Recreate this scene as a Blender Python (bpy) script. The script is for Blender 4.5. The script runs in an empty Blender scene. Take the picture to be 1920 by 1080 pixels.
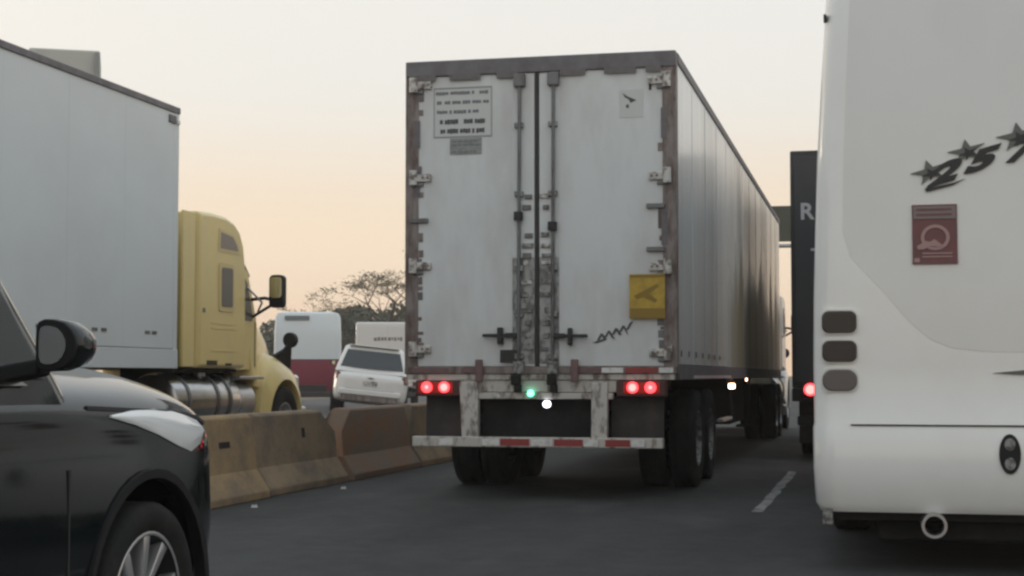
import bpy, bmesh, math, random
from mathutils import Vector, Matrix
R = math.radians
scene = bpy.context.scene
COL = scene.collection

# ------------------------------------------------------------------ camera
cam_d = bpy.data.cameras.new('camera')
cam_d.sensor_width = 36.0
cam_d.lens = 2950.0 / 1920.0 * 36.0
cam_d.clip_start = 0.05
cam_d.clip_end = 6000
cam = bpy.data.objects.new('camera', cam_d)
COL.objects.link(cam)
cam.location = (0, 0, 1.15)
cam.rotation_euler = (R(90 + 3.182), 0, R(12.961))
scene.camera = cam

# ------------------------------------------------------------------ sky and sun (hazy dusk)
SUN_EL, SUN_AZ = 7.0, -62.0          # azimuth measured from the road direction (+Y), negative = to the left
world = bpy.data.worlds.new('World'); scene.world = world
world.use_nodes = True
wn = world.node_tree.nodes; wl = world.node_tree.links
bg = wn['Background']
sky = wn.new('ShaderNodeTexSky'); sky.sky_type = 'NISHITA'; sky.sun_disc = False
sky.sun_elevation = R(SUN_EL); sky.sun_rotation = R(SUN_AZ)
sky.altitude = 0; sky.air_density = 1.0; sky.dust_density = 6.0; sky.ozone_density = 1.0
# thick dusk haze evens the sky out: the same tint all round, peach at the horizon, pale grey overhead
wtc = wn.new('ShaderNodeTexCoord'); wsx = wn.new('ShaderNodeSeparateXYZ'); wl.new(wtc.outputs['Generated'], wsx.inputs[0])
ramp = wn.new('ShaderNodeValToRGB'); wl.new(wsx.outputs['Z'], ramp.inputs[0])
cr = ramp.color_ramp; cr.interpolation = 'EASE'
cr.elements[0].position = 0.0; cr.elements[0].color = (.82, .60, .43, 1)
cr.elements[1].position = 1.0; cr.elements[1].color = (.66, .74, .80, 1)
for p_, c_ in ((.085, (.90, .735, .56)), (.19, (.80, .78, .735)), (.45, (.74, .79, .82))):
    e_ = cr.elements.new(p_); e_.color = (*c_, 1)
hz = wn.new('ShaderNodeVectorMath'); hz.operation = 'SCALE'; hz.inputs['Scale'].default_value = 1.16 / .12
wl.new(ramp.outputs[0], hz.inputs[0])
wmx = wn.new('ShaderNodeMix'); wmx.data_type = 'RGBA'; wmx.inputs[0].default_value = .88
wl.new(sky.outputs[0], wmx.inputs[6]); wl.new(hz.outputs[0], wmx.inputs[7])
wl.new(wmx.outputs[2], bg.inputs[0]); bg.inputs[1].default_value = 0.12
sun_d = bpy.data.lights.new('sun', 'SUN'); sun_d.energy = 0.6; sun_d.angle = R(12); sun_d.color = (1.0, .86, .7)
sun = bpy.data.objects.new('sun', sun_d); COL.objects.link(sun)
_d = Vector((math.sin(R(SUN_AZ)) * math.cos(R(SUN_EL)), math.cos(R(SUN_AZ)) * math.cos(R(SUN_EL)), math.sin(R(SUN_EL))))
sun.rotation_euler = (-_d).to_track_quat('-Z', 'Y').to_euler()
scene.view_settings.view_transform = 'Standard'
scene.view_settings.look = 'None'
scene.view_settings.exposure = 0.12
scene.view_settings.gamma = 1.0
scene.view_settings.use_curve_mapping = False
scene.render.engine = 'CYCLES'
scene.cycles.use_denoising = True
scene.cycles.filter_width = 2.6
scene.cycles.max_bounces = 8

# ------------------------------------------------------------------ materials
def srgb(r, g, b):
    f = lambda c: ((c / 255 + .055) / 1.055) ** 2.4 if c > 10 else c / 255 / 12.92
    return (f(r), f(g), f(b))

def mat(name, col, rough=.5, metal=0., emit=None, es=0., dirt=None, dirt_amt=0., dirt_scale=(3, 3, 3), dirt_lo=.45, dirt_hi=.7,
        bump=0., bump_scale=40, bump_stretch=(1, 1, 1), coat=0., rvar=0., spec=.5, fine=0., detail=6, rand=37.0):
    m = bpy.data.materials.new(name); m.use_nodes = True
    nt = m.node_tree; b = nt.nodes['Principled BSDF']
    b.inputs['Base Color'].default_value = (*col, 1)
    b.inputs['Roughness'].default_value = rough
    b.inputs['Metallic'].default_value = metal
    b.inputs['Specular IOR Level'].default_value = spec
    if coat: b.inputs['Coat Weight'].default_value = coat; b.inputs['Coat Roughness'].default_value = .06
    if emit: b.inputs['Emission Color'].default_value = (*emit, 1); b.inputs['Emission Strength'].default_value = es
    tc = nt.nodes.new('ShaderNodeTexCoord')
    oi = nt.nodes.new('ShaderNodeObjectInfo')
    if dirt or fine or rvar or bump:
        ad = nt.nodes.new('ShaderNodeVectorMath'); ad.operation = 'ADD'
        sc = nt.nodes.new('ShaderNodeVectorMath'); sc.operation = 'SCALE'; sc.inputs['Scale'].default_value = rand
        cv = nt.nodes.new('ShaderNodeCombineXYZ')
        for i in range(3): nt.links.new(oi.outputs['Random'], cv.inputs[i])
        nt.links.new(cv.outputs[0], sc.inputs[0])
        nt.links.new(tc.outputs['Object'], ad.inputs[0]); nt.links.new(sc.outputs[0], ad.inputs[1])
        P = ad.outputs[0]
    def noise(scale, det=6):
        mp = nt.nodes.new('ShaderNodeMapping'); nt.links.new(P, mp.inputs[0]); mp.inputs['Scale'].default_value = scale
        n = nt.nodes.new('ShaderNodeTexNoise'); n.inputs['Scale'].default_value = 1.0; n.inputs['Detail'].default_value = det
        n.inputs['Roughness'].default_value = .62
        nt.links.new(mp.outputs[0], n.inputs[0]); return n.outputs[0]
    cur = None
    if dirt:
        n = noise(dirt_scale, detail)
        mr = nt.nodes.new('ShaderNodeMapRange'); nt.links.new(n, mr.inputs[0])
        mr.inputs[1].default_value = dirt_lo; mr.inputs[2].default_value = dirt_hi; mr.inputs[4].default_value = dirt_amt
        mx = nt.nodes.new('ShaderNodeMix'); mx.data_type = 'RGBA'
        mx.inputs[6].default_value = (*col, 1); mx.inputs[7].default_value = (*dirt, 1)
        nt.links.new(mr.outputs[0], mx.inputs[0]); cur = mx.outputs[2]
    if fine:
        n = noise((60, 60, 60), 4)
        mr = nt.nodes.new('ShaderNodeMapRange'); nt.links.new(n, mr.inputs[0])
        mr.inputs[1].default_value = .3; mr.inputs[2].default_value = .7; mr.inputs[3].default_value = 1 - fine; mr.inputs[4].default_value = 1 + fine
        vm = nt.nodes.new('ShaderNodeVectorMath'); vm.operation = 'SCALE'
        if cur: nt.links.new(cur, vm.inputs[0])
        else: vm.inputs[0].default_value = col
        nt.links.new(mr.outputs[0], vm.inputs['Scale']); cur = vm.outputs[0]
    if cur: nt.links.new(cur, b.inputs['Base Color'])
    if rvar:
        n = noise((5, 5, 5), 5)
        mr = nt.nodes.new('ShaderNodeMapRange'); nt.links.new(n, mr.inputs[0])
        mr.inputs[1].default_value = .3; mr.inputs[2].default_value = .7
        mr.inputs[3].default_value = max(.02, rough - rvar); mr.inputs[4].default_value = min(1, rough + rvar)
        nt.links.new(mr.outputs[0], b.inputs['Roughness'])
    if bump:
        n = noise(tuple(bump_scale * s for s in bump_stretch), 5)
        bp = nt.nodes.new('ShaderNodeBump'); bp.inputs['Strength'].default_value = 1.0; bp.inputs['Distance'].default_value = bump
        nt.links.new(n, bp.inputs['Height']); nt.links.new(bp.outputs[0], b.inputs['Normal'])
    return m

M = {}
M['door'] = mat('trailer door paint', (.64, .665, .665), .45, dirt=(.46, .44, .43), dirt_amt=.75, dirt_scale=(2.6, 2.6, .9), dirt_lo=.42, dirt_hi=.78, bump=.003, bump_scale=2.5, rvar=.1)
M['side'] = mat('trailer side sheet', (.66, .67, .67), .22, dirt=(.38, .40, .41), dirt_amt=.85, dirt_scale=(1, 1.0, .07), dirt_lo=.46, dirt_hi=.68, bump=.010, bump_scale=1.0, bump_stretch=(1, 1.8, .12), rvar=.06, rand=0, detail=4)
def grime_and_reflection(m):
    # dark reflection painted as yellow brown vertical runs, denser low down and further forward
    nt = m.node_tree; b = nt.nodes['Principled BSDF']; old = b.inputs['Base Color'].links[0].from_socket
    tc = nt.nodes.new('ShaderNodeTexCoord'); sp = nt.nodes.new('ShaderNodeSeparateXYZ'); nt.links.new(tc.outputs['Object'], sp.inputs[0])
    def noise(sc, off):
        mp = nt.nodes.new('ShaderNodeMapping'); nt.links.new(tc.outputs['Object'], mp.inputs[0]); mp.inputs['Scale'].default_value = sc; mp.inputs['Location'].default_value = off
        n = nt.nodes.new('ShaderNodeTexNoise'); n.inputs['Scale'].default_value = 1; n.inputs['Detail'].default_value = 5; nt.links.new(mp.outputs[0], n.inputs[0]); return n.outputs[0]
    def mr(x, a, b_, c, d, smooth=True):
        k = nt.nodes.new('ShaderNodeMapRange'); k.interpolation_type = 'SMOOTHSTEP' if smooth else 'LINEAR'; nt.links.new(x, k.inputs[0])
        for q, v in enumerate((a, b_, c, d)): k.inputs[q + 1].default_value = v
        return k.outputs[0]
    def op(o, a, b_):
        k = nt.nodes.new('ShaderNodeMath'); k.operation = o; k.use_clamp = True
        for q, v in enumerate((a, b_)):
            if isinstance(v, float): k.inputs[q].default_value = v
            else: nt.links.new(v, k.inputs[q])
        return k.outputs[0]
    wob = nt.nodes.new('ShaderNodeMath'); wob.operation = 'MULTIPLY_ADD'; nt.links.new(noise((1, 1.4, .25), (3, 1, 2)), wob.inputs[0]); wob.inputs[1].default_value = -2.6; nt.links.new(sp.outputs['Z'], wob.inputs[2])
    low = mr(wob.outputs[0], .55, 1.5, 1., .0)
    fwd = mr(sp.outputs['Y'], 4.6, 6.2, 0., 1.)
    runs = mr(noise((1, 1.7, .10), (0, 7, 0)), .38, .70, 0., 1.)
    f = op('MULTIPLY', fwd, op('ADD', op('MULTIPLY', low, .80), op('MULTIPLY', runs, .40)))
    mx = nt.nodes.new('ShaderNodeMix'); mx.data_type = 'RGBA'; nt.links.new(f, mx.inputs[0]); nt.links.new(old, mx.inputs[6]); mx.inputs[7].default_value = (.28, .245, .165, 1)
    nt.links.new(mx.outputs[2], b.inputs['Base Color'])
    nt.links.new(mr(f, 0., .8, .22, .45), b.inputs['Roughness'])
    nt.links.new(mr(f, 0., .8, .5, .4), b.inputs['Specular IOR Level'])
grime_and_reflection(M['side'])
M['sideleft'] = mat('white box side', (.64, .68, .69), .5, dirt=(.55, .565, .565), dirt_amt=.8, dirt_scale=(.5, .3, .35), bump=.002, bump_scale=.8, rvar=.05, rand=0)
M['frame'] = mat('dirty galvanised frame', (.165, .158, .168), .6, dirt=(.11, .10, .105), dirt_amt=.9, dirt_scale=(7, 7, 5), dirt_lo=.4, dirt_hi=.65, bump=.002, bump_scale=25)
M['post'] = mat('rust stained post', (.24, .205, .19), .6, dirt=(.10, .065, .055), dirt_amt=.95, dirt_scale=(14, 14, 4), dirt_lo=.4, dirt_hi=.62, bump=.003, bump_scale=25)
M['hinge'] = mat('worn white hinge', (.58, .56, .53), .5, dirt=(.13, .10, .085), dirt_amt=.95, dirt_scale=(16, 16, 16), dirt_lo=.46, dirt_hi=.60)
M['tape_grey'] = mat('dull grey tape', (.14, .125, .13), .5, dirt=(.09, .08, .085), dirt_amt=.8, dirt_scale=(16, 16, 16))
M['rod'] = mat('lock rod steel', (.16, .165, .17), .45, .5, dirt=(.09, .07, .06), dirt_amt=.8, dirt_scale=(8, 8, 4))
M['gear'] = mat('grimy lock hardware', (.30, .30, .29), .55, .2, dirt=(.07, .065, .06), dirt_amt=.95, dirt_scale=(22, 22, 18), dirt_lo=.42, dirt_hi=.58)
M['grime_and_reflection'] = mat('greasy door edge', (.36, .36, .35), .55, dirt=(.10, .095, .09), dirt_amt=.9, dirt_scale=(18, 18, 9), dirt_lo=.44, dirt_hi=.60)
M['black'] = mat('black paint', (.012, .012, .013), .45)
M['dark'] = mat('dark underside steel', (.014, .013, .013), .75, spec=.25, dirt=(.03, .025, .02), dirt_amt=.7, dirt_scale=(6, 6, 6))
M['rubber'] = mat('rubber', (.014, .014, .0145), .85, spec=.25, dirt=(.035, .032, .03), dirt_amt=.7, dirt_scale=(5, 5, 5), fine=.2)
M['flap'] = mat('dirty mud flap', (.040, .036, .035), .85, dirt=(.085, .07, .062), dirt_amt=.9, dirt_scale=(3, 3, 3))
M['cream'] = mat('scratched cream guard paint', (.52, .49, .45), .5, dirt=(.13, .10, .085), dirt_amt=.95, dirt_scale=(14, 14, 6), dirt_lo=.50, dirt_hi=.66)
M['tape_white'] = mat('white reflective tape', (.72, .72, .70), .35, dirt=(.3, .28, .26), dirt_amt=.6, dirt_scale=(20, 20, 20))
M['tape_red'] = mat('red reflective tape', (.30, .035, .035), .4, dirt=(.13, .05, .045), dirt_amt=.7, dirt_scale=(16, 16, 16))
M['tape_dull'] = mat('dull maroon tape', (.17, .10, .098), .5, dirt=(.09, .07, .07), dirt_amt=.8, dirt_scale=(16, 16, 16))
M['lamp_red'] = mat('lit red lamp', (.6, .02, .02), .3, emit=(1, .05, .06), es=3.4)
M['lamp_redhot'] = mat('lit red lamp core', (.8, .2, .2), .3, emit=(1, .10, .09), es=6)
M['lens_red'] = mat('red lens', (.22, .012, .012), .25, emit=(1, .02, .02), es=.10)
M['lens_dull'] = mat('unlit red lens', (.10, .02, .018), .25)
M['housing'] = mat('maroon lamp box', (.07, .022, .02), .5)
M['lamp_amber'] = mat('lit side marker', (.9, .5, .3), .3, emit=(1, .62, .4), es=9)
M['lamp_green'] = mat('lit green lamp', (.2, .9, .5), .3, emit=(.12, 1, .55), es=5)
M['lamp_white'] = mat('lit white lamp', (.9, .9, .95), .3, emit=(.85, .88, 1), es=4)
M['sticker'] = mat('sticker', (.55, .56, .55), .45)
M['sticker_edge'] = mat('sticker border', (.26, .27, .28), .5)
M['ink'] = mat('faded print', (.17, .18, .19), .6)
M['inkbold'] = mat('bold print', (.07, .07, .075), .6)
M['graplate'] = mat('grey plate', (.27, .28, .27), .5, dirt=(.13, .13, .13), dirt_amt=.8, dirt_scale=(14, 14, 40))
M['yellow_sign'] = mat('faded yellow placard', (.50, .33, .04), .5, dirt=(.32, .2, .03), dirt_amt=.9, dirt_scale=(9, 9, 9))
M['ochre'] = mat('placard print', (.26, .16, .02), .55)
M['bus'] = mat('white bus paint', (.82, .82, .795), .22, coat=.5, bump=.004, bump_scale=1.3, dirt=(.74, .73, .70), dirt_amt=.6, dirt_scale=(1.5, 1.5, 1.0))
M['busgrey'] = mat('shade grey bus paint', (.73, .73, .705), .25, coat=.4, bump=.004, bump_scale=1.3, dirt=(.67, .665, .64), dirt_amt=.6, dirt_scale=(1.5, 1.5, 1.0))  # upper rear gets less light; the difference is put into this colour
M['smoke'] = mat('smoked lamp lens', (.048, .042, .04), .2, spec=.3)
M['smoke2'] = mat('grey lamp lens', (.14, .122, .115), .25, spec=.3)
M['seam'] = mat('panel gap', (.03, .03, .03), .8)
M['notice'] = mat('brown red notice', (.16, .055, .055), .5, dirt=(.11, .05, .05), dirt_amt=.8, dirt_scale=(8, 8, 8))
M['notice_grey'] = mat('notice heading', (.20, .16, .155), .5)
M['notice_ink'] = mat('notice pink print', (.36, .22, .21), .5)
M['star_grey'] = mat('star grey', (.12, .12, .11), .5)
M['chrome'] = mat('chrome', (.46, .47, .48), .24, 1.0, dirt=(.30, .29, .28), dirt_amt=.6, dirt_scale=(6, 6, 6))
M['alu'] = mat('aluminium', (.5, .5, .51), .35, .9)
M['blackpaint'] = mat('black car paint', (.007, .010, .011), .08, coat=.3, spec=.22, bump=.0012, bump_scale=2)
M['plastic'] = mat('black plastic', (.012, .012, .013), .6, spec=.3)
M['glass'] = mat('car glass', (.015, .02, .022), .04, spec=.8)
M['mirror'] = mat('mirror glass', (.55, .57, .58), .03, 1.0)
M['headlamp'] = mat('headlamp lens', (.72, .74, .75), .08, coat=1.0)
M['silver'] = mat('silver alloy', (.62, .62, .63), .28, .75)
M['yellow'] = mat('yellow truck paint', (.78, .61, .245), .34, coat=.4, dirt=(.68, .55, .27), dirt_amt=.7, dirt_scale=(1.6, 1.6, 1.2), bump=.002, bump_scale=2)
M['yellow_trim'] = mat('pale yellow trim', (.66, .52, .25), .45)
M['seal_dark'] = mat('dark gap seal', (.045, .035, .012), .8)
M['white_truck'] = mat('white truck paint', (.66, .64, .62), .35, coat=.3, dirt=(.5, .47, .44), dirt_amt=.6, dirt_scale=(2, 2, 2))
M['winglass'] = mat('dusty cab glass', (.13, .115, .10), .15)
M['fairglass'] = mat('roof fairing panel', (.26, .21, .18), .4)
M['darkbox'] = mat('dark truck box', (.030, .031, .034), .6, dirt=(.05, .048, .05), dirt_amt=.8, dirt_scale=(1.5, 1.5, .8))
M['letter_white'] = mat('white lettering', (.42, .42, .44), .5)
M['whitecar'] = mat('white car paint', (.70, .68, .65), .25, coat=.5, bump=.001, bump_scale=2)
M['palebus'] = mat('pale bus paint', (.62, .66, .67), .35, coat=.3)
M['redpaint'] = mat('burgundy bus paint', (.22, .025, .05), .4, coat=.3)
M['concrete_a'] = mat('yellowed concrete', (.36, .25, .13), .9, dirt=(.20, .15, .105), dirt_amt=.95, dirt_scale=(3, 1.8, 2.2), dirt_lo=.44, dirt_hi=.64, bump=.006, bump_scale=18, fine=.12)
M['concrete_b'] = mat('brown grey concrete', (.31, .225, .14), .9, dirt=(.17, .135, .10), dirt_amt=.95, dirt_scale=(3, 1.8, 2.2), dirt_lo=.44, dirt_hi=.64, bump=.006, bump_scale=18, fine=.12)
M['concrete_c'] = mat('reddish dirty concrete', (.215, .158, .118), .9, dirt=(.28, .145, .078), dirt_amt=.9, dirt_scale=(2, .9, 2), dirt_lo=.45, dirt_hi=.62, bump=.006, bump_scale=18, fine=.12)
M['hole'] = mat('slot interior', (.02, .014, .01), .95)
M['bark'] = mat('bark', (.085, .062, .045), .9, bump=.01, bump_scale=12)
M['leaf'] = mat('dusty olive leaves', (.13, .10, .045), .7, fine=.3)
M['leaf_dark'] = mat('dark green leaves', (.07, .072, .04), .7, fine=.3)
M['building'] = mat('pale rendered wall', (.50, .50, .46), .9, dirt=(.4, .4, .37), dirt_amt=.7, dirt_scale=(.6, .6, .3))
M['sign_green'] = mat('road sign green', (.06, .062, .042), .6)
M['paper'] = mat('white scrap', (.5, .5, .48), .8)
M['line'] = mat('worn white road paint', (.26, .26, .255), .8, dirt=(.08, .08, .08), dirt_amt=.95, dirt_scale=(7, 4, 7), dirt_lo=.48, dirt_hi=.62)

def asphalt(name, col, patch):
    m = mat(name, col, .82, bump=.004, bump_scale=140, rvar=.06, spec=.35)
    nt = m.node_tree; b = nt.nodes['Principled BSDF']
    tc = nt.nodes.new('ShaderNodeTexCoord')
    def nz(scale, det, st=(1, 1, 1)):
        mp = nt.nodes.new('ShaderNodeMapping'); nt.links.new(tc.outputs['Object'], mp.inputs[0]); mp.inputs['Scale'].default_value = st
        n = nt.nodes.new('ShaderNodeTexNoise'); n.inputs['Scale'].default_value = scale; n.inputs['Detail'].default_value = det
        nt.links.new(mp.outputs[0], n.inputs[0]); return n.outputs[0]
    def mr(x, a, b2, c, d):
        k = nt.nodes.new('ShaderNodeMapRange'); nt.links.new(x, k.inputs[0])
        for i, v in enumerate((a, b2, c, d)): k.inputs[i + 1].default_value = v
        return k.outputs[0]
    def mul(a, b2):
        k = nt.nodes.new('ShaderNodeMath'); k.operation = 'MULTIPLY'; nt.links.new(a, k.inputs[0]); nt.links.new(b2, k.inputs[1]); return k.outputs[0]
    v = mul(mr(nz(.55, 4, (1, .35, 1)),   .3, .7, .58, 1.38), mr(nz(2.6, 5, (1, .4, 1)), .3, .7, .86, 1.14))
    v = mul(v, mr(nz(90, 3), .3, .7, .7, 1.3))
    mx = nt.nodes.new('ShaderNodeMix'); mx.data_type = 'RGBA'
    mx.inputs[6].default_value = (*col, 1); mx.inputs[7].default_value = (*patch, 1)
    nt.links.new(mr(nz(.9, 3, (1, .5, 1)), .52, .6, 0, .8), mx.inputs[0])
    vm = nt.nodes.new('ShaderNodeVectorMath'); vm.operation = 'SCALE'
    nt.links.new(mx.outputs[2], vm.inputs[0]); nt.links.new(v, vm.inputs['Scale'])
    nt.links.new(vm.outputs[0], b.inputs['Base Color'])
    return m
M['asphalt'] = asphalt('asphalt', (.036, .036, .037), (.048, .049, .049))
M['asphalt2'] = asphalt('pale asphalt', (.095, .09, .085), (.075, .072, .07))
M['soil'] = mat('dry soil', (.16, .13, .09), .95, dirt=(.09, .09, .05), dirt_amt=.8, dirt_scale=(.1, .1, .1))

# ------------------------------------------------------------------ mesh helpers
class MB:
    def __init__(s): s.v = []; s.f = []
    def add(s, vs, fs):
        o = len(s.v); s.v += [tuple(p) for p in vs]; s.f += [tuple(i + o for i in f) for f in fs]; return s
    def box(s, x0, x1, y0, y1, z0, z1, rot=None):
        vs = [Vector((x, y, z)) for x in (x0, x1) for y in (y0, y1) for z in (z0, z1)]
        if rot:
            c = Vector(((x0 + x1) / 2, (y0 + y1) / 2, (z0 + z1) / 2)); m = Matrix.Rotation(rot[1], 3, rot[0])
            vs = [c + m @ (p - c) for p in vs]
        return s.add(vs, [(0, 1, 3, 2), (4, 6, 7, 5), (0, 4, 5, 1), (2, 3, 7, 6), (0, 2, 6, 4), (1, 5, 7, 3)])
    def hexa(s, p): # 8 points: bottom ring 4, top ring 4
        return s.add(p, [(3, 2, 1, 0), (4, 5, 6, 7), (0, 1, 5, 4), (1, 2, 6, 5), (2, 3, 7, 6), (3, 0, 4, 7)])
    def cyl(s, a, b, r, n=16, r2=None, caps=True):
        a = Vector(a); b = Vector(b); d = (b - a).normalized(); r2 = r if r2 is None else r2
        u = d.orthogonal().normalized(); w = d.cross(u)
        vs = []
        for c, q in ((a, r), (b, r2)):
            vs += [c + (u * math.cos(2 * math.pi * i / n) + w * math.sin(2 * math.pi * i / n)) * q for i in range(n)]
        fs = [(i, (i + 1) % n, n + (i + 1) % n, n + i) for i in range(n)]
        if caps: fs += [tuple(range(n))[::-1], tuple(range(n, 2 * n))]
        return s.add(vs, fs)
    def tube(s, pts, r, n=8):
        for a, b in zip(pts[:-1], pts[1:]): s.cyl(a, b, r, n)
        return s
    def loft(s, rings, caps=True, closed=True):
        n = len(rings[0]); vs = [p for r in rings for p in r]; fs = []
        m = n if closed else n - 1
        for k in range(len(rings) - 1):
            for i in range(m):
                j = (i + 1) % n
                fs.append((k * n + i, k * n + j, (k + 1) * n + j, (k + 1) * n + i))
        if caps: fs += [tuple(range(n))[::-1], tuple(range((len(rings) - 1) * n, len(rings) * n))]
        return s.add(vs, fs)
    def prism(s, poly, axis, a, b): # poly: list of 2D; axis 'x': (y,z), 'y': (x,z), 'z': (x,y)
        def p3(q, t): return {'x': (t, q[0], q[1]), 'y': (q[0], t, q[1]), 'z': (q[0], q[1], t)}[axis]
        return s.loft([[p3(q, a) for q in poly], [p3(q, b) for q in poly]])
    def revolve(s, prof, n=32, axis='x'): # profile (x, r)
        rings = []
        for i in range(n):
            a = 2 * math.pi * i / n; rings.append([(x, r * math.cos(a), r * math.sin(a)) for x, r in prof])
        m = len(prof); vs = [p for r in rings for p in r]; fs = []
        for i in range(n):
            j = (i + 1) % n
            for k in range(m - 1): fs.append((i * m + k, j * m + k, j * m + k + 1, i * m + k + 1))
        return s.add(vs, fs)
    def mesh(s, name, bevel=0, smooth=None, sub=0, seg=2):
        bm = bmesh.new()
        vv = [bm.verts.new(p) for p in s.v]
        for f in s.f:
            try: bm.faces.new([vv[i] for i in f])
            except ValueError: pass
        bmesh.ops.recalc_face_normals(bm, faces=bm.faces)
        flat = []
        if bevel:
            es = [e for e in bm.edges if len(e.link_faces) == 2 and e.calc_face_angle(0) > R(28)]
            res = bmesh.ops.bevel(bm, geom=es, offset=bevel, segments=seg, affect='EDGES', clamp_overlap=True, profile=.5)
            if smooth == -1:            # only the rounded edges are smooth, the faces stay flat
                bev = set(res['faces'])
                for f in bm.faces: f.smooth = f in bev
        me = bpy.data.meshes.new(name); bm.to_mesh(me); bm.free()
        if smooth is not None and smooth >= 0:
            me.polygons.foreach_set('use_smooth', [True] * len(me.polygons))
            try: me.set_sharp_from_angle(angle=R(smooth))
            except Exception: pass
        return me
    def build(s, name, m, parent=None, bevel=0, smooth=None, sub=0, seg=2):
        if bevel and smooth is None: smooth = -1
        return obj(name, s.mesh(name, bevel, smooth, sub, seg), m, parent, sub)

def obj(name, me, m, parent=None, sub=0, loc=None, rot=None):
    if m is not None and not me.materials: me.materials.append(M[m] if isinstance(m, str) else m)
    o = bpy.data.objects.new(name, me); COL.objects.link(o)
    if parent: o.parent = parent
    if loc: o.location = loc
    if rot: o.rotation_euler = rot
    if sub:
        q = o.modifiers.new('sub', 'SUBSURF'); q.levels = sub; q.render_levels = sub
    return o

def tag(o, label, cat, group=None):
    o['label'] = label; o['category'] = cat
    if group: o['group'] = group
    return o

def thing(name, label, cat, loc=(0, 0, 0), rz=0, group=None, ry=0):
    o = bpy.data.objects.new(name, None); COL.objects.link(o)
    o.location = loc; o.rotation_euler = (0, ry, rz); o.empty_display_size = .3
    return tag(o, label, cat, group)

def struct(o): o['kind'] = 'structure'; return o
def bx(name, m, parent, *b, bevel=0, rot=None): return MB().box(*b, rot=rot).build(name, m, parent, bevel)

def rrect(x0, x1, y0, y1, r, n=5):
    out = []
    for cx, cy, a0 in ((x1 - r, y1 - r, 0), (x0 + r, y1 - r, 90), (x0 + r, y0 + r, 180), (x1 - r, y0 + r, 270)):
        for i in range(n + 1):
            a = R(a0 + 90 * i / n); out.append((cx + r * math.cos(a), cy + r * math.sin(a)))
    return out

_wc = {}
def wheel(parent, loc, Rr, w, rim, style, side=1):
    """wheel (rim disc) with a tyre as its sub-part; axle along x, outer face towards side*x"""
    key = (Rr, w, rim, style)
    if key not in _wc:
        h = w / 2; s = Rr - rim
        prof = [(-h * .82, rim * .97), (-h, rim + s * .25), (-h * 1.03, rim + s * .6), (-h * .93, Rr - s * .10), (-h * .78, Rr),
                (-h * .42, Rr), (-h * .40, Rr - .012), (-h * .32, Rr - .012), (-h * .30, Rr), (h * .30, Rr), (h * .32, Rr - .012), (h * .40, Rr - .012), (h * .42, Rr),
                (h * .78, Rr), (h * .93, Rr - s * .10), (h * 1.03, rim + s * .6), (h, rim + s * .25), (h * .82, rim * .97)]
        ty = MB().revolve(prof, 44).mesh('tyre', smooth=50)
        b = MB()
        if style == 'alloy':
            b.revolve([(-h * .8, rim * .96), (h * .80, rim * .96), (h * .86, rim * .99), (h * .86, rim * .93), (h * .5, rim * .88), (h * .2, rim * .84)], 40)
            b.cyl((h * .1, 0, 0), (h * .16, 0, 0), rim * .86, 32)
            disc = b.mesh('rim_back', smooth=40); b = MB()
            for k in range(5):
                for e in (-1, 1):
                    a = 2 * math.pi * k / 5; a1 = a + e * .30; a0 = a + e * .13
                    t0, t1 = .045, .05
                    ps = []
                    for x in (h * .35, h * .82):
                        for (ang, rr, tt, sg) in ((a0, rim * .2, .12, -1), (a0, rim * .2, .12, 1), (a1, rim * .95, .10, 1), (a1, rim * .95, .10, -1)):
                            q = ang + sg * tt * (1.2 if rr < rim * .5 else 1)
                            ps.append((x - (h * .12 if rr < rim * .5 else 0), rr * math.cos(q), rr * math.sin(q)))
                    b.hexa(ps)
            b.cyl((h * .3, 0, 0), (h * .78, 0, 0), rim * .24, 20)
            b.revolve([(h * .6, rim * .985), (h * .88, rim * .985), (h * .88, rim * .93), (h * .6, rim * .92)], 40)
            _wc[key] = (ty, b.mesh('wheel', bevel=.004, smooth=40), disc)
        else:
            b.revolve([(-h * .8, rim * .97), (h * .84, rim * .97), (h * .92, rim * .99), (h * .92, rim * .93), (h * .45, rim * .88), (h * .15, rim * .80), (h * .12, rim * .55), (h * .55, rim * .42), (h * .62, rim * .22), (h * .66, .001)], 36)
            for k in range(10):
                a = 2 * math.pi * k / 10; c, q = rim * .62 * math.cos(a), rim * .62 * math.sin(a)
                b.cyl((h * .1, c, q), (h * .28, c, q), .022, 8)
            _wc[key] = (ty, b.mesh('wheel', smooth=35), None)
    ty, rm, disc = _wc[key]
    o = obj('wheel', rm, 'silver' if style == 'alloy' else ('alu' if style == 'polished' else 'gear'), parent, loc=loc, rot=(0, 0, 0 if side > 0 else math.pi))
    obj('tyre', ty, 'rubber', o)
    if disc: obj('brake_dish', disc, 'plastic', o)
    return o

def text_mesh(txt, size, depth=.004, bold=0.0):
    cu = bpy.data.curves.new('t', 'FONT'); cu.body = txt; cu.size = size; cu.extrude = depth / 2; cu.offset = bold
    cu.align_x = 'CENTER'; cu.align_y = 'CENTER'
    o = bpy.data.objects.new('t', cu); COL.objects.link(o)
    dg = bpy.context.evaluated_depsgraph_get(); dg.update()
    me = bpy.data.meshes.new_from_object(o.evaluated_get(dg)); bpy.data.objects.remove(o); bpy.data.curves.remove(cu)
    me.materials.clear(); return me

def boolean_cut(o, cutter):
    q = o.modifiers.new('cut', 'BOOLEAN'); q.operation = 'DIFFERENCE'; q.object = cutter; q.solver = 'EXACT'
    dg = bpy.context.evaluated_depsgraph_get(); dg.update()
    me = bpy.data.meshes.new_from_object(o.evaluated_get(dg)); old = o.data
    o.modifiers.clear(); o.data = me
    bpy.data.objects.remove(cutter)

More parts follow.
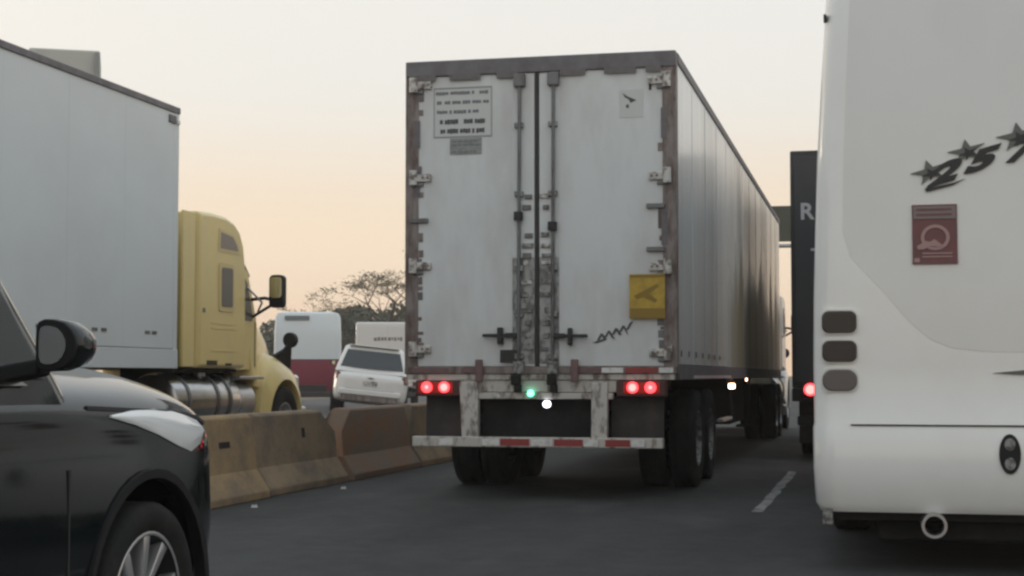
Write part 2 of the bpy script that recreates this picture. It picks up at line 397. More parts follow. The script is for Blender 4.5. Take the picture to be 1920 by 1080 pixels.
#<<STRUCT>>
# ------------------------------------------------------------------ the setting
def sheet(name, m, x0, x1, y0, y1, z):
    return struct(MB().add([(x0, y0, z), (x1, y0, z), (x1, y1, z), (x0, y1, z)], [(0, 1, 2, 3)]).build(name, m))
sheet('ground', 'soil', -2500, 2500, -2500, 2500, -.02)
sheet('road', 'asphalt', -6.1, 6.2, -60, 420, 0.0)
sheet('central_road', 'asphalt2', -26, -6.1, -60, 420, 0.0)
random.seed(5)
for y0 in (1.6, 13.45, 25.3, 37.1, 49.0, 60.8):
    b = MB(); n = 14; L = 5.75; pts = []
    for i in range(n):
        y = y0 + L * i / (n - 1); pts.append((-1.02 + random.uniform(-.01, .01), y, .004))
    rt = [(p[0] + .10 + random.uniform(-.012, .012), p[1], .004) for p in pts]
    b.add(pts + rt, [(i, n + i, n + i + 1, i + 1) for i in range(n - 1)])
    struct(b.build('lane_marking', 'line'))

# banked slip road under the white hatchback, beyond the barrier
b = MB(); b.hexa([(-15.6, 30, -.3), (-10.9, 30, -.3), (-10.9, 46, -.3), (-15.6, 46, -.3), (-15.6, 31, .47), (-10.9, 31, .004), (-10.9, 46, .004), (-15.6, 46, .47)])
struct(b.build('slip_road', 'asphalt2'))

# ------------------------------------------------------------------ concrete barriers
def barrier(y0, L, m, label, slots, dx=0., tilt=0., cham=(.16, .16)):
    t = thing('concrete_barrier', label, 'barrier', (-5.86 + dx, y0, 0), tilt, 'concrete barriers dividing the carriageways')
    prof = [(.30, 0), (.30, .07), (.17, .27), (.14, .53), (.115, .76), (.085, .785)]
    prof = prof + [(-x, z) for x, z in reversed(prof)]
    rings = []
    for yy, e in ((.03, 0), (.06, 0), (L * .25, 0), (L * .5, 0), (L * .75, 0), (L - .06, 1), (L - .03, 1)):
        ring = []
        for x, z in prof:
            k = max(0, (z - .52) / .265)
            if yy <= .065: y = yy + cham[0] * k
            elif yy >= L - .065: y = yy - cham[1] * k
            else: y = yy
            ring.append((x, y, z))
        rings.append(ring)
    body = MB().loft(rings).build('barrier_body', m, t, bevel=.012)
    for (y, z, w, h) in slots:
        xx = .17 - (z - .27) * (.055 / .49)
        MB().box(xx - .05, xx + .0025, y - w / 2, y + w / 2, z - h / 2, z + h / 2, rot=('Y', -.11)).build('lifting_slot', 'hole', t)
    return t
barrier(5.85, 2.58, 'concrete_b', 'concrete barrier section hidden mostly by the black car, nearest of the row', [(1.3, .5, .2, .05)])
barrier(8.47, 2.58, 'concrete_b', 'concrete barrier section just behind the black car hood and headlamp', [(1.3, .5, .2, .05)], .01)
barrier(11.09, 2.95, 'concrete_a', 'ochre stained barrier section with dark lifting slot, right beside the black car nose', [(2.20, .52, .24, .055)], .0, 0., (.1, .05))
barrier(14.06, 2.28, 'concrete_b', 'grey brown barrier section in the middle, with narrow dark slot and notched far end', [(1.30, .56, .08, .10)], -.03, -.01, (.05, .40))
barrier(16.40, 2.66, 'concrete_c', 'reddish stained barrier section reaching behind the left mud flap of the trailer', [], .02, .005, (.40, .1))
for i, yy in enumerate((19.1, 21.75, 24.4, 27.05, 29.7, 32.35, 35.0)):
    barrier(yy, 2.6, ['concrete_b', 'concrete_c'][i % 2], 'brown concrete barrier section beyond the big trailer tail, behind its wheels', [])
random.seed(11)
for (x, y, s, lab) in ((-5.30, 12.9, .035, 'scrap of white litter at the foot of the ochre barrier section'), (-5.28, 15.2, .035, 'scrap of white litter at the foot of the middle barrier section')):
    b = MB(); b.hexa([(x, y, .004), (x + s * 1.6, y + .01, .004), (x + s * 1.5, y + s, .004), (x + .01, y + s * 1.2, .004), (x + .01, y + .01, .03), (x + s * 1.3, y + .02, .018), (x + s * 1.2, y + s * .8, .035), (x + .02, y + s, .02)])
    tag(b.build('litter_scrap', 'paper'), lab, 'litter', 'litter at the barrier foot')

# ------------------------------------------------------------------ the big white semi trailer
def tandem(t, ys, R_=.50, hub='steel'):
    for y in ys:
        MB().cyl((-1.0, y, R_), (1.0, y, R_), .07, 12).build('axle', 'dark', t)
        for s in (-1, 1):
            wheel(t, (s * 1.14, y, R_), R_, .27, .29, hub, s)
            wheel(t, (s * .83, y, R_), R_, .27, .29, hub, s)

def trailer():
    t = thing('semi_trailer', 'tall white box trailer in the middle lane, closed double rear doors and lit tail lamps', 'trailer', (-3.05, 14.35, 0))
    W, L, ZB, ZT = 1.30, 16.15, 1.13, 4.15
    # shell
    bx('floor', 'dark', t, -W + .04, W - .04, .10, L - .05, ZB + .02, ZB + .13)
    bx('roof', 'alu', t, -W + .02, W - .02, .05, L - .02, ZT - .055, ZT - .025)
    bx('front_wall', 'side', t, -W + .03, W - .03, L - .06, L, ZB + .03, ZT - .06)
    n = 13; pw = (L - .16) / n
    for s in (-1, 1):
        for i in range(n):
            y0 = .12 + i * pw
            b = MB(); x0, x1 = (W - .035, W - .006) if s > 0 else (-W + .006, -W + .035)
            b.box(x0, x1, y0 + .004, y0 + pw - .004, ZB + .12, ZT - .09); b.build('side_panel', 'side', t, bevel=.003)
        for i in range(1, n):
            y0 = .12 + i * pw
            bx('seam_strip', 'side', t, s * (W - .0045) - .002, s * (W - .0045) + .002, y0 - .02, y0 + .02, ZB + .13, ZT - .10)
        bx('top_rail', 'frame', t, s * (W - .02) - .028, s * (W - .02) + .028, .10, L - .01, ZT - .10, ZT - .005, bevel=.008)
        bx('bottom_rail', 'frame', t, s * (W - .02) - .03, s * (W - .02) + .03, .10, L - .01, ZB - .02, ZB + .13, bevel=.006)
        # rear corner post
        bx('corner_post', 'post', t, s * (W - .065) - .065, s * (W - .065) + .065, 0, .12, 1.16, ZT - .005, bevel=.008)
    for k in range(7):
        MB().cyl((W - .001, .3 + k * .62, 1.355), (W + .0035, .3 + k * .62, 1.355), .03, 10).build('floor_vent', 'black', t)
    # header
    hd = bx('door_header', 'frame', t, -W + .002, W - .002, -.012, .14, ZT - .15, ZT, bevel=.01)
    for x0, x1 in ((-1.17, -1.0), (-.86, -.56), (-.40, -.20), (.21, .45), (.63, .93), (1.02, 1.16)):
        bx('reflective_tape', 'tape_grey', hd, x0, x1, -.0155, -.008, ZT - .195, ZT - .135)
    # doors
    D0, D1 = 1.235, ZT - .15
    for s in (-1, 1):
        x0, x1 = (-1.18, -.035) if s < 0 else (.005, 1.18)
        d = MB().box(x0, x1, .012, .06, D0, D1).build('door', 'door', t, bevel=.006)
        gx = -.015
        # greasy strip between the rods and the door edge
        xa, xb = (x0 + .93, x1 - .004) if s < 0 else (x0 + .004, x0 + .19)
        xr = -.185 if s < 0 else .14
        MB().box(min(xa, xb), max(xa, xb), .003, .012, 1.26, 2.25).build('door_edge_plate', 'grime_and_reflection', d, bevel=.003)
        MB().box(min(xa, xb), max(xa, xb), .006, .012, 2.253, D1 - .02).build('door_edge_plate', 'door', d, bevel=.002)
        # lock rod
        MB().cyl((xr, -.03, 1.16), (xr + .012, -.03, D1 - .05), .017, 12).build('lock_rod', 'rod', d, smooth=40)
        for z in (1.33, 1.72, 2.15, 2.85, 3.5):
            bx('rod_bracket', 'gear', d, xr - .04, xr + .045, -.036, .011, z - .025, z + .025, bevel=.006)
        bx('rod_cap', 'rod', d, xr - .045, xr + .065, -.055, .012, D1 - .14, D1 - .01, bevel=.012)
        bx('rod_cam', 'gear', d, xr - .05, xr + .055, -.06, .011, 1.16, 1.28, bevel=.012)
        MB().cyl((xr, -.03, 2.60 if s < 0 else 2.50), (xr, -.03, 2.68 if s < 0 else 2.58), .045, 14).build('rod_knob', 'black', d, smooth=40)
        # handle with its retainer
        if s < 0:
            MB().box(-.53, -.21, -.045, -.02, 1.508, 1.54).box(-.31, -.20, -.05, -.02, 1.50, 1.548).build('lock_handle', 'black', d, bevel=.006)
            bx('handle_retainer', 'black', d, -.385, -.335, -.055, .011, 1.44, 1.60, bevel=.008)
        else:
            MB().box(.16, .47, -.045, -.02, 1.50, 1.532).box(.15, .26, -.05, -.02, 1.492, 1.54).build('lock_handle', 'black', d, bevel=.006)
            bx('handle_retainer', 'black', d, .285, .325, -.055, .011, 1.43, 1.59, bevel=.008)
        # hardware on the edge strip
        hw = random.Random(3 + s)
        for z in (1.40, 1.52, 1.64, 1.76, 1.90, 2.02, 2.20, 2.27, 2.36, 2.46, 2.72, 2.82):
            ww = hw.uniform(.05, .11); cx = -.11 + hw.uniform(-.02, .02) if s < 0 else .075 + hw.uniform(-.02, .02)
            bx('lock_plate', hw.choice(['gear', 'hinge', 'gear', 'rod']), d, cx - ww / 2, cx + ww / 2, -.012, .005, z - hw.uniform(.012, .03), z + hw.uniform(.012, .03), bevel=.004)
        # hinges
        for z in (3.92, 3.03, 2.19, 1.40):
            zz = z - (.04 if s > 0 else 0)
            xs = sorted((s * 1.225, s * 1.04))
            MB().box(xs[0], xs[1], -.02, .011, zz - .04, zz + .035).build('hinge', 'hinge', d, bevel=.01)
            bx('hinge_pad', 'rod', d, s * 1.17 - .05, s * 1.17 + .05, -.012, .0105, zz - .085, zz - .045, bevel=.006)
            for xx in (1.07, 1.12): MB().cyl((s * xx, -.03, zz), (s * xx, -.0205, zz), .013, 8).build('hinge_bolt', 'post', d)
            hx = s * 1.215
            MB().cyl((hx, -.025, zz - .07), (hx, -.025, zz + .07), .038, 12).build('hinge_knuckle', 'hinge', d, smooth=40)
        # door edge gasket rubbers on the hinge side, torn in places
        g = random.Random(9 + s); z = 1.27
        while z < 3.85:
            hgt = g.uniform(.04, .2) if z > 2.2 else g.uniform(.025, .09)
            if g.random() < (.62 if z > 2.2 else .85):
                xx = s * (1.155 + g.uniform(-.012, .01)); ww = g.uniform(.018, .04)
                bx('gasket_strip', 'post' if g.random() < .6 else 'frame', d, xx - ww, xx + ww, g.uniform(.002, .007), .0118, z, z + hgt, bevel=.003)
            z += hgt + (g.uniform(.02, .12) if z > 2.2 else g.uniform(.005, .03))
        for z in ((2.62,) if s < 0 else (2.71, 2.31)):
            bx('edge_bracket', 'rod', d, s * 1.13 - .11, s * 1.13 + .06, -.02, .011, z - .022, z + .022, bevel=.005)
        for z0, z1 in (((3.32, 3.58), (2.85, 2.94)) if s < 0 else ((3.34, 3.62), (2.35, 2.68))):
            bx('reflective_tape', 'tape_grey', d, s * 1.185 - .028, s * 1.185 + .028, -.003, .0115, z0, z1)
    MB().box(-.034, .004, .0, .055, D0, D1).build('centre_gasket', 'black', t, bevel=.004)
    # sill and bumper
    sl = bx('rear_sill', 'post', t, -W + .004, W - .004, -.02, .16, 1.165, 1.232, bevel=.006)
    for x0, x1, m in ((-1.22, -.86, 'tape_dull'), (-.74, -.50, 'tape_dull'), (.30, .58, 'tape_dull'), (.60, .80, 'tape_white'), (.82, 1.12, 'tape_red'), (1.13, 1.26, 'tape_white')):
        bx('reflective_tape', m, sl, x0, x1, -.0245, -.018, 1.175, 1.222)
    for x in (-.56, .35):
        bx('dock_bumper', 'tape_dull', sl, x - .035, x + .035, -.06, -.0215, 1.09, 1.30, bevel=.008)
    ch = bx('rear_channel', 'cream', t, -W + .03, W - .03, -.005, .14, 1.11, 1.163, bevel=.005)
    bx('rear_channel', 'cream', t, -.78, .78, .012, .12, .995, 1.108, bevel=.006)
    bm_ = bx('lower_beam', 'cream', t, -.74, .70, -.012, .08, .93, .99, bevel=.008)
    bx('plate_holder', 'black', t, -.36, -.20, -.035, -.022, 1.27, 1.39, bevel=.005)
    for x in (-.20, .14):
        MB().box(x - .05, x + .04, -.075, -.021, 1.06, 1.16).box(x - .02, x + .05, -.07, -.021, .99, 1.07).build('rod_keeper', 'dark', t, bevel=.012)
    # tail lamp clusters
    for s, (x0, x1), lamps in ((-1, (-1.16, -.78), ((-1.075, 0), (-.905, 1))), (1, (.76, 1.16), ((.885, 1), (1.05, 0)))):
        h = bx('lamp_housing', 'housing', t, x0 - .03, x1 + .03, -.004, .14, .955, 1.105, bevel=.012)
        for lx, hot in lamps:
            MB().box(lx - .085, lx + .082, -.012, -.0045, .985, 1.088).build('lamp_lens', 'lens_red', h, bevel=.003)
            MB().cyl((lx, -.026, 1.04), (lx, -.0125, 1.04), .052, 20).build('tail_lamp', 'lamp_red', h, smooth=40)
            MB().cyl((lx, -.030, 1.04), (lx, -.0265, 1.04), .034 if hot else .018, 16).build('lamp_core', 'lamp_redhot', h, smooth=40)
    # underride guard
    for s, x in ((-1, -.645), (1, .58)):
        MB().hexa([(x - .075, -.06, .50), (x + .075, -.06, .50), (x + .075, .03, .50), (x - .075, .03, .50), (x - (.11 if s < 0 else .075), -.035, 1.085), (x + .075, -.035, 1.085), (x + .075, .05, 1.085), (x - .075, .05, 1.085)]).build('guard_post', 'cream', t, bevel=.008)
    gb = bx('guard_bar', 'cream', t, -1.20, 1.17, -.075, .035, .485, .578, bevel=.008)
    for x0, x1, m in ((-.94, -.80, 'tape_white'), (-.52, -.36, 'tape_white'), (-.35, -.07, 'tape_red'), (-.05, .14, 'tape_white'), (.16, .43, 'tape_red'), (.44, .57, 'tape_white'), (.64, .87, 'tape_red'), (.88, 1.0, 'tape_white')):
        bx('reflective_tape', m, gb, x0, x1, -.0795, -.073, .50, .562)
    # small lamps
    MB().cyl((-.07, -.03, .985), (-.07, -.0125, .985), .028, 16).build('green_lamp', 'lamp_green', t, smooth=40)
    MB().cyl((.085, -.05, .885), (.085, -.005, .885), .034, 16).build('number_plate_lamp', 'lamp_white', t, smooth=40)
    bx('number_plate_lamp_bracket', 'dark', t, .05, .12, -.004, .05, .86, .93)
    MB().cyl((-.38, -.02, .96), (-.38, -.0125, .96), .014, 12).build('small_marker', 'tape_white', t, smooth=40)
    # mud flaps, undercarriage
    for x0, x1 in ((-1.13, -.74), (.66, 1.15)):
        bx('mud_flap', 'flap', t, x0, x1, .16, .175, .50, .958, bevel=.004)
    bx('centre_shade_sheet', 'rubber', t, -.565, .50, .135, .15, .565, .995, bevel=.004)  # dark sheet standing in for the shade behind the guard
    for s in (-1, 1):
        bx('bogie_rail', 'dark', t, s * .52 - .06, s * .52 + .06, .3, 5.2, .95, 1.14)
        bx('air_spring_frame', 'dark', t, s * .52 - .10, s * .52 + .10, 1.0, 4.2, .55, .80, bevel=.02)
    for k in range(24):
        bx('floor_beam', 'dark', t, -W + .06, W - .06, .5 + k * .64, .58 + k * .64, ZB - .005, ZB + .018 + .0)
    tandem(t, (2.05, 3.30))
    for s in (-1, 1):
        MB().box(s * .95 - .08, s * .95 + .08, 11.9, 12.06, .35, 1.12).box(s * .95 - .14, s * .95 + .14, 11.85, 12.11, .30, .345).build('landing_leg', 'dark', t, bevel=.01)
    bx('dark_blocker_box', 'dark', t, -1.1, 1.12, 7.4, 9.6, .48, 1.10, bevel=.02)  # dark box added to block the light showing under the trailer
    bx('dark_blocker_tray', 'dark', t, -.9, .9, 5.3, 7.0, .62, .95, bevel=.04)  # second dark box added to close the bright gap underneath
    bx('brace_bar', 'cream', t, 1.16, 1.24, 5.0, 6.3, .58, .62, bevel=.008)
    # side marker lamps on the right rail
    MB().box(1.27, 1.335, 5.42, 5.62, .985, 1.05).build('side_marker_lamp', 'lamp_amber', t, bevel=.012)
    MB().box(1.311, 1.325, 7.6, 7.72, 1.075, 1.11).build('side_marker_lamp', 'lamp_amber', t, bevel=.005)
    bx('marker_bracket', 'dark', t, 1.22, 1.30, 5.45, 5.59, 1.052, 1.11)
    bx('reflective_tape', 'tape_white', t, 1.3115, 1.316, 1.2, 5.3, 1.12, 1.15)
    # door stickers
    st = bx('notice_sticker', 'sticker', t, -1.02, -.45, .0085, .0118, 3.41, 3.89)
    for q in ((-1.02, -.45, 3.875, 3.89), (-1.02, -.45, 3.41, 3.422), (-1.02, -1.012, 3.423, 3.874), (-.458, -.45, 3.423, 3.874)):
        bx('sticker_border', 'sticker_edge', st, q[0], q[1], .0062, .0084, q[2], q[3])
    g = random.Random(21)
    for z, h, x0, x1, m in ((3.835, .036, -1.0, -.475, 'ink'), (3.745, .036, -.99, -.48, 'ink'), (3.655, .036, -.99, -.56, 'ink'), (3.56, .05, -.96, -.49, 'inkbold'), (3.47, .05, -.955, -.49, 'inkbold')):
        b = MB(); x = x0
        while x < x1 - .02:
            w = g.uniform(.02, .034)
            if g.random() < .97: b.box(x, min(x + w, x1), .0064, .0083, z - h / 2 * g.uniform(.7, 1), z + h / 2 * g.uniform(.7, 1))
            x += w + g.choice((.002, .002, .003, .018))
        b.build('print_line', m, st)['kind'] = 'stuff'
    gp = bx('grey_notice_plate', 'graplate', t, -.86, -.55, .006, .0118, 3.245, 3.402)
    for z in (3.37, 3.335, 3.27):
        b = MB(); x = -.84
        while x < -.60:
            w = g.uniform(.02, .05); b.box(x, x + w, .0042, .0058, z - .009, z + .009); x += w + .012
        b.build('print_line', 'ink', gp)['kind'] = 'stuff'
    s2 = bx('pale_sticker', 'sticker', t, .77, .99, .0085, .0118, 3.54, 3.80)
    b = MB(); b.prism([(.80, 3.77), (.85, 3.735), (.93, 3.70), (.875, 3.675), (.855, 3.71), (.82, 3.73)], 'y', .0062, .0083)
    b.prism([(.83, 3.655), (.855, 3.665), (.86, 3.63), (.835, 3.63)], 'y', .0062, .0083)
    b.build('black_mark', 'inkbold', s2)
    bx('small_black_mark', 'black', t, 1.045, 1.07, .0075, .0118, 3.79, 3.85)
    ys = bx('yellow_placard', 'yellow_sign', t, .86, 1.19, -.026, -.0215, 1.67, 2.08, bevel=.003)
    bx('placard_band', 'ochre', ys, .865, 1.185, -.029, -.0265, 1.675, 1.765)
    bx('placard_band', 'ochre', ys, .865, 1.185, -.029, -.0265, 2.05, 2.075)
    b = MB(); b.prism([(.90, 1.88), (1.0, 1.93), (1.12, 1.99), (1.13, 1.965), (1.04, 1.90), (1.12, 1.84), (1.10, 1.815), (.99, 1.87), (.93, 1.85)], 'y', -.029, -.0265); b.build('placard_symbol', 'ochre', ys)
    # scribble on the right door
    b = MB(); g = random.Random(4)
    for i in range(9):
        x = .55 + i * .034; z = 1.475 + i * .012
        pa = [(x, z), (x + .024, z + .002), (x + .062 + g.uniform(-.01, .01), z + .068 + g.uniform(-.02, .02)), (x + .038, z + .066)]
        if i % 2: pa = [(p[0], 2 * z + .05 - p[1]) for p in pa]
        b.prism(pa, 'y', .0062 - i * .00015, .0117)
    b.prism([(.51, 1.455), (.62, 1.49), (.63, 1.475), (.55, 1.45)], 'y', .0045, .0117)
    b.build('scribbled_mark', 'inkbold', t)
    return t
trailer()

# ------------------------------------------------------------------ conventional tractor units
def tractor(t, paint, trim, high=True, hub='polished'):
    """local: x centred, y from back of sleeper forwards"""
    # frame
    for s in (-1, 1): bx('frame_rail', 'dark', t, s * .42 - .05, s * .42 + .05, -2.9, 3.7, .72, .95)
    bx('fifth_wheel', 'dark', t, -.45, .45, -2.0, -1.1, .96, 1.10, bevel=.02)
    tandem(t, (-1.0, -2.25), hub=hub)
    MB().cyl((-.9, 3.35, .5), (.9, 3.35, .5), .06, 10).build('axle', 'dark', t)
    for s in (-1, 1): wheel(t, (s * 1.04, 3.35, .5), .5, .28, .29, hub, s)
    bx('engine_block', 'dark', t, -.5, .5, 1.8, 3.9, .6, 1.25)
    # sleeper
    if high: roof = [(.40, 3.10), (.80, 3.12), (1.20, 3.11), (1.45, 3.06), (1.62, 2.97), (1.74, 2.80), (1.80, 2.55), (1.82, 2.30)]
    else: roof = [(.40, 2.75), (.8, 2.77), (1.3, 2.76), (1.6, 2.72), (1.75, 2.6), (1.80, 2.45), (1.82, 2.30)]
    prof = [(.40, 1.24)] + roof + [(1.82, 1.24)]
    def ring(w, inset, zlow=0):
        cx = 1.1; cz = 2.0
        return [(w, cx + (y - cx) * (1 - inset), cz + (z - cz) * (1 - inset)) for y, z in prof]
    slp = MB().loft([ring(-1.22, .035), ring(-1.17, 0), ring(1.17, 0), ring(1.22, .035)]).build('sleeper', paint, t, bevel=.02)
    zt = roof[0][1]
    for s in (-1, 1):
        bx('side_extender', paint, t, s * 1.185 - .02, s * 1.185 + .02, -.02, .31, 1.25, zt - .03, bevel=.01)
        bx('extender_gap', 'seal_dark', t, s * 1.10 - .02, s * 1.10 + .02, .30, .43, 1.25, zt - .16)
        # sleeper window with frame
        fr = MB().prism(rrect(.95, 1.42, 1.93, 2.53, .05), 'x', s * 1.2215, s * 1.232).build('window_frame', trim, slp, smooth=30)
        MB().prism(rrect(1.02, 1.36, 1.99, 2.47, .04), 'x', s * 1.2325, s * 1.236).build('sleeper_window', 'winglass', slp, smooth=30)
        if high:
            MB().prism([(.92, 2.66), (.95, 2.94), (1.38, 2.90), (1.55, 2.78), (1.60, 2.66)], 'x', s * 1.2215, s * 1.228).build('window_frame', trim, slp)
            MB().prism([(.98, 2.70), (1.0, 2.90), (1.36, 2.865), (1.49, 2.77), (1.53, 2.70)], 'x', s * 1.2285, s * 1.231).build('fairing_window', 'fairglass', slp)
        for z in (1.45, 1.72, 1.78):
            bx('pressed_rib', paint, slp, s * 1.223 - .003, s * 1.223 + .003, .75, 1.5, z - .008, z + .008)
        MB().box(s * 1.224 - .003, s * 1.224 + .003, .62, .92, 1.275, 1.33).box(s * 1.224 - .003, s * 1.224 + .003, 1.18, 1.36, 1.27, 1.30).build('scuff_mark', 'seal_dark', slp)
        bx('toolbox_latch', 'gear', slp, s * 1.225 - .006, s * 1.225 + .006, .50, .55, 1.9, 1.95)
    bx('roof_lip', trim, slp, -1.1, 1.1, 1.62, 1.66, zt - .19, zt - .17)
    # cab
    zc = 2.62
    cab = [(1.825, 1.22), (1.825, zc), (2.12, zc - .03), (2.34, zc - .14), (2.62, 1.92), (2.66, 1.80), (2.66, 1.22)]
    cb = MB().loft([[(-1.03, y, z) for y, z in cab], [(-1.0, y, z) for y, z in cab], [(1.0, y, z) for y, z in cab], [(1.03, y, z) for y, z in cab]]).build('cab', paint, t, bevel=.015)
    for s in (-1, 1):
        MB().prism([(1.92, 1.86), (1.92, 2.46), (2.16, 2.45), (2.30, 2.35), (2.50, 1.90), (2.46, 1.86)], 'x', s * 1.031, s * 1.037).build('door_window', 'winglass', cb)
        MB().box(s * 1.033 - .002, s * 1.033 + .002, 1.87, 1.885, 1.26, 2.52).box(s * 1.033 - .002, s * 1.033 + .002, 2.57, 2.585, 1.26, 1.85).build('door_seam', 'seal_dark', cb)
        bx('door_handle', 'chrome', cb, s * 1.04 - .015, s * 1.04 + .015, 1.95, 2.1, 1.74, 1.77, bevel=.006)
        # mirror on its bracket
        mr = MB().prism(rrect(s * 1.40 - .10, s * 1.40 + .10, 2.03, 2.46, .06), 'y', 2.38, 2.50).build('mirror', 'plastic', t, bevel=.01)
        MB().prism(rrect(s * 1.40 - .08, s * 1.40 + .08, 2.16, 2.43, .04), 'y', 2.372, 2.3795).build('mirror_glass', 'mirror', mr)
        MB().tube([(s * 1.0, 2.45, 2.14), (s * 1.22, 2.44, 2.16), (s * 1.40, 2.44, 2.12)], .022).build('mirror_arm', 'plastic', mr, smooth=40)
        MB().tube([(s * 1.0, 2.5, 1.90), (s * 1.24, 2.46, 2.03), (s * 1.38, 2.44, 2.10)], .02).build('mirror_arm', 'plastic', mr, smooth=40)
        MB().tube([(s * 1.03, 2.3, 2.3), (s * 1.2, 2.4, 2.1), (s * 1.12, 2.45, 1.98)], .014).build('mirror_arm', 'alu', mr, smooth=40)
    MB().add([(-.95, 2.345, zc - .17), (.95, 2.345, zc - .17), (.95, 2.615, 1.95), (-.95, 2.615, 1.95), (-.95, 2.36, zc - .155), (.95, 2.36, zc - .155), (.95, 2.63, 1.965), (-.95, 2.63, 1.965)],
             [(0, 1, 2, 3), (4, 7, 6, 5), (0, 4, 5, 1), (1, 5, 6, 2), (2, 6, 7, 3), (3, 7, 4, 0)]).build('windscreen', 'glass', cb)
    MB().hexa([(-1.04, 2.20, 2.555), (1.04, 2.20, 2.555), (.98, 2.50, 2.44), (-.98, 2.50, 2.44), (-1.04, 2.20, 2.585), (1.04, 2.20, 2.585), (.98, 2.51, 2.465), (-.98, 2.51, 2.465)]).build('sun_visor', 'fairglass', cb)
    # hood: lofted along y
    rings = []
    for y, w, zt_, zb in ((2.665, 1.0, 1.93, 1.1), (2.95, .95, 1.90, 1.05), (3.3, .88, 1.82, 1.0), (3.65, .80, 1.70, .8), (3.9, .72, 1.55, .7), (4.0, .66, 1.40, .65)):
        rings.append([(-w, y, zb), (-w, y, zt_ - .25), (-w + .05, y, zt_ - .10), (-w * .62, y, zt_ - .015), (0, y, zt_), (w * .62, y, zt_ - .015), (w - .05, y, zt_ - .10), (w, y, zt_ - .25), (w, y, zb)])
    hood = MB().loft(rings).build('hood', paint, t, smooth=50)
    # front fenders: arch swept over the wheel, flowing into the hood
    for s in (-1, 1):
        rings = []
        for a in range(-8, 201, 13):
            c, q = math.cos(R(a)), math.sin(R(a))
            ro = .72 + (.16 if a > 90 else 0) * max(0, -c)
            z_o = .52 + ro * q; z_i = .52 + .58 * q
            if a > 150: z_o = max(z_o, .66)
            inner = .70
            rings.append([(s * inner, 3.35 + ro * c * .98, z_o + .26 * max(0, q)), (s * 1.02, 3.35 + ro * c * .98, z_o + (.13 + .16 * max(0, -c)) * max(0, q)), (s * 1.15, 3.35 + (ro - .02) * c, z_o + (.02 + .14 * max(0, -c)) * max(0, q)), (s * 1.19, 3.35 + .60 * c, z_i), (s * 1.15, 3.35 + .57 * c, z_i - .01), (s * inner, 3.35 + .57 * c, z_i - .01)])
        MB().loft(rings).build('front_fender', paint, t, smooth=50)
        # cowl side filling between hood and cab step
        MB().hexa([(s * .75, 2.40, 1.0), (s * 1.10, 2.40, 1.0), (s * 1.10, 2.80, .95), (s * .75, 2.80, .95), (s * .75, 2.40, 1.84), (s * 1.0, 2.40, 1.84), (s * .92, 2.85, 1.48), (s * .75, 2.85, 1.60)]).build('cowl_side', paint, t, bevel=.03)
        hl = MB().prism(rrect(s * .93 - .17, s * .93 + .17, .92, 1.16, .06), 'y', 3.93, 4.04).build('headlamp', 'headlamp', t, bevel=.01)
        # fuel tank with straps and steps
        tk = MB().loft([[(s * (.86) + .34 * math.cos(R(a)) * k, y, .84 + .34 * math.sin(R(a)) * k) for a in range(0, 360, 15)] for y, k in ((-.12, .80), (-.10, .95), (-.04, 1), (1.72, 1), (1.78, .95), (1.80, .80))]).build('fuel_tank', 'chrome', t, smooth=40)
        for y in (.22, 1.05, 1.42):
            MB().loft([[(s * .86 + .352 * math.cos(R(a)), yy, .84 + .352 * math.sin(R(a))) for a in range(0, 360, 15)] for yy in (y - .035, y + .035)]).build('tank_strap', 'rod', tk, smooth=40)
        MB().cyl((s * .98, .95, 1.14), (s * .98, .95, 1.24), .07, 14).build('filler_cap', 'alu', tk, smooth=40)
        ct = MB().loft([[(s * .88 + .27 * math.cos(R(a)) * k, y, .82 + .27 * math.sin(R(a)) * k) for a in range(0, 360, 15)] for y, k in ((1.86, .8), (1.9, 1), (2.34, 1), (2.38, .8))]).build('air_tank', 'alu', t, smooth=40)
        bx('step_plate', 'alu', t, s * 1.0 - .18, s * 1.0 + .18, 1.75, 2.55, 1.10, 1.14, bevel=.008)
        bx('step_plate', 'alu', t, s * 1.05 - .13, s * 1.05 + .13, 1.82, 2.5, .50, .54, bevel=.008)
        bx('step_bracket', 'dark', t, s * .75 - .08, s * .75 + .08, 1.84, 2.44, .545, 1.08)
        bx('chassis_skirt', 'dark', t, s * 1.0 - .10, s * 1.0 + .10, -.05, 1.8, 1.185, 1.235)
    # fender mirror on the left of the hood
    for s in (-1, 1):
        MB().tube([(s * .95, 3.25, 1.36), (s * 1.06, 3.58, 1.50), (s * 1.08, 3.68, 1.58)], .028).hexa([(s * .94, 3.34, 1.30), (s * 1.0, 3.34, 1.30), (s * 1.0, 3.98, 1.14), (s * .94, 3.98, 1.14), (s * 1.05, 3.62, 1.56), (s * 1.10, 3.62, 1.56), (s * 1.10, 3.76, 1.56), (s * 1.05, 3.76, 1.56)]).prism([(s * 1.1 + .095 * math.cos(R(a)), 1.64 + .105 * math.sin(R(a))) for a in range(0, 360, 20)], 'y', 3.64, 3.76).build('fender_mirror', 'plastic', t, bevel=.012)
    MB().prism(rrect(-.55, .55, .75, 1.35, .08), 'y', 4.0, 4.05).build('grille', 'chrome', t, bevel=.01)
    bx('bumper', 'chrome', t, -1.17, 1.17, 4.03, 4.17, .38, .72, bevel=.04)
    MB().cyl((-1.0, .2, 1.0), (-1.0, .2, 2.9), .06, 14).build('exhaust_stack', 'chrome', t, smooth=40)
    return t
tractor(thing('tractor_unit', 'yellow long nose tractor unit pulling the plain white box beyond the barrier', 'truck', (-8.98, 16.86, 0)), 'yellow', 'yellow_trim')
tractor(thing('tractor_unit', 'white tractor unit just visible ahead of the big trailer beside the dark truck', 'truck', (-3.02, 31.5, 0)), 'white_truck', 'cream', False)

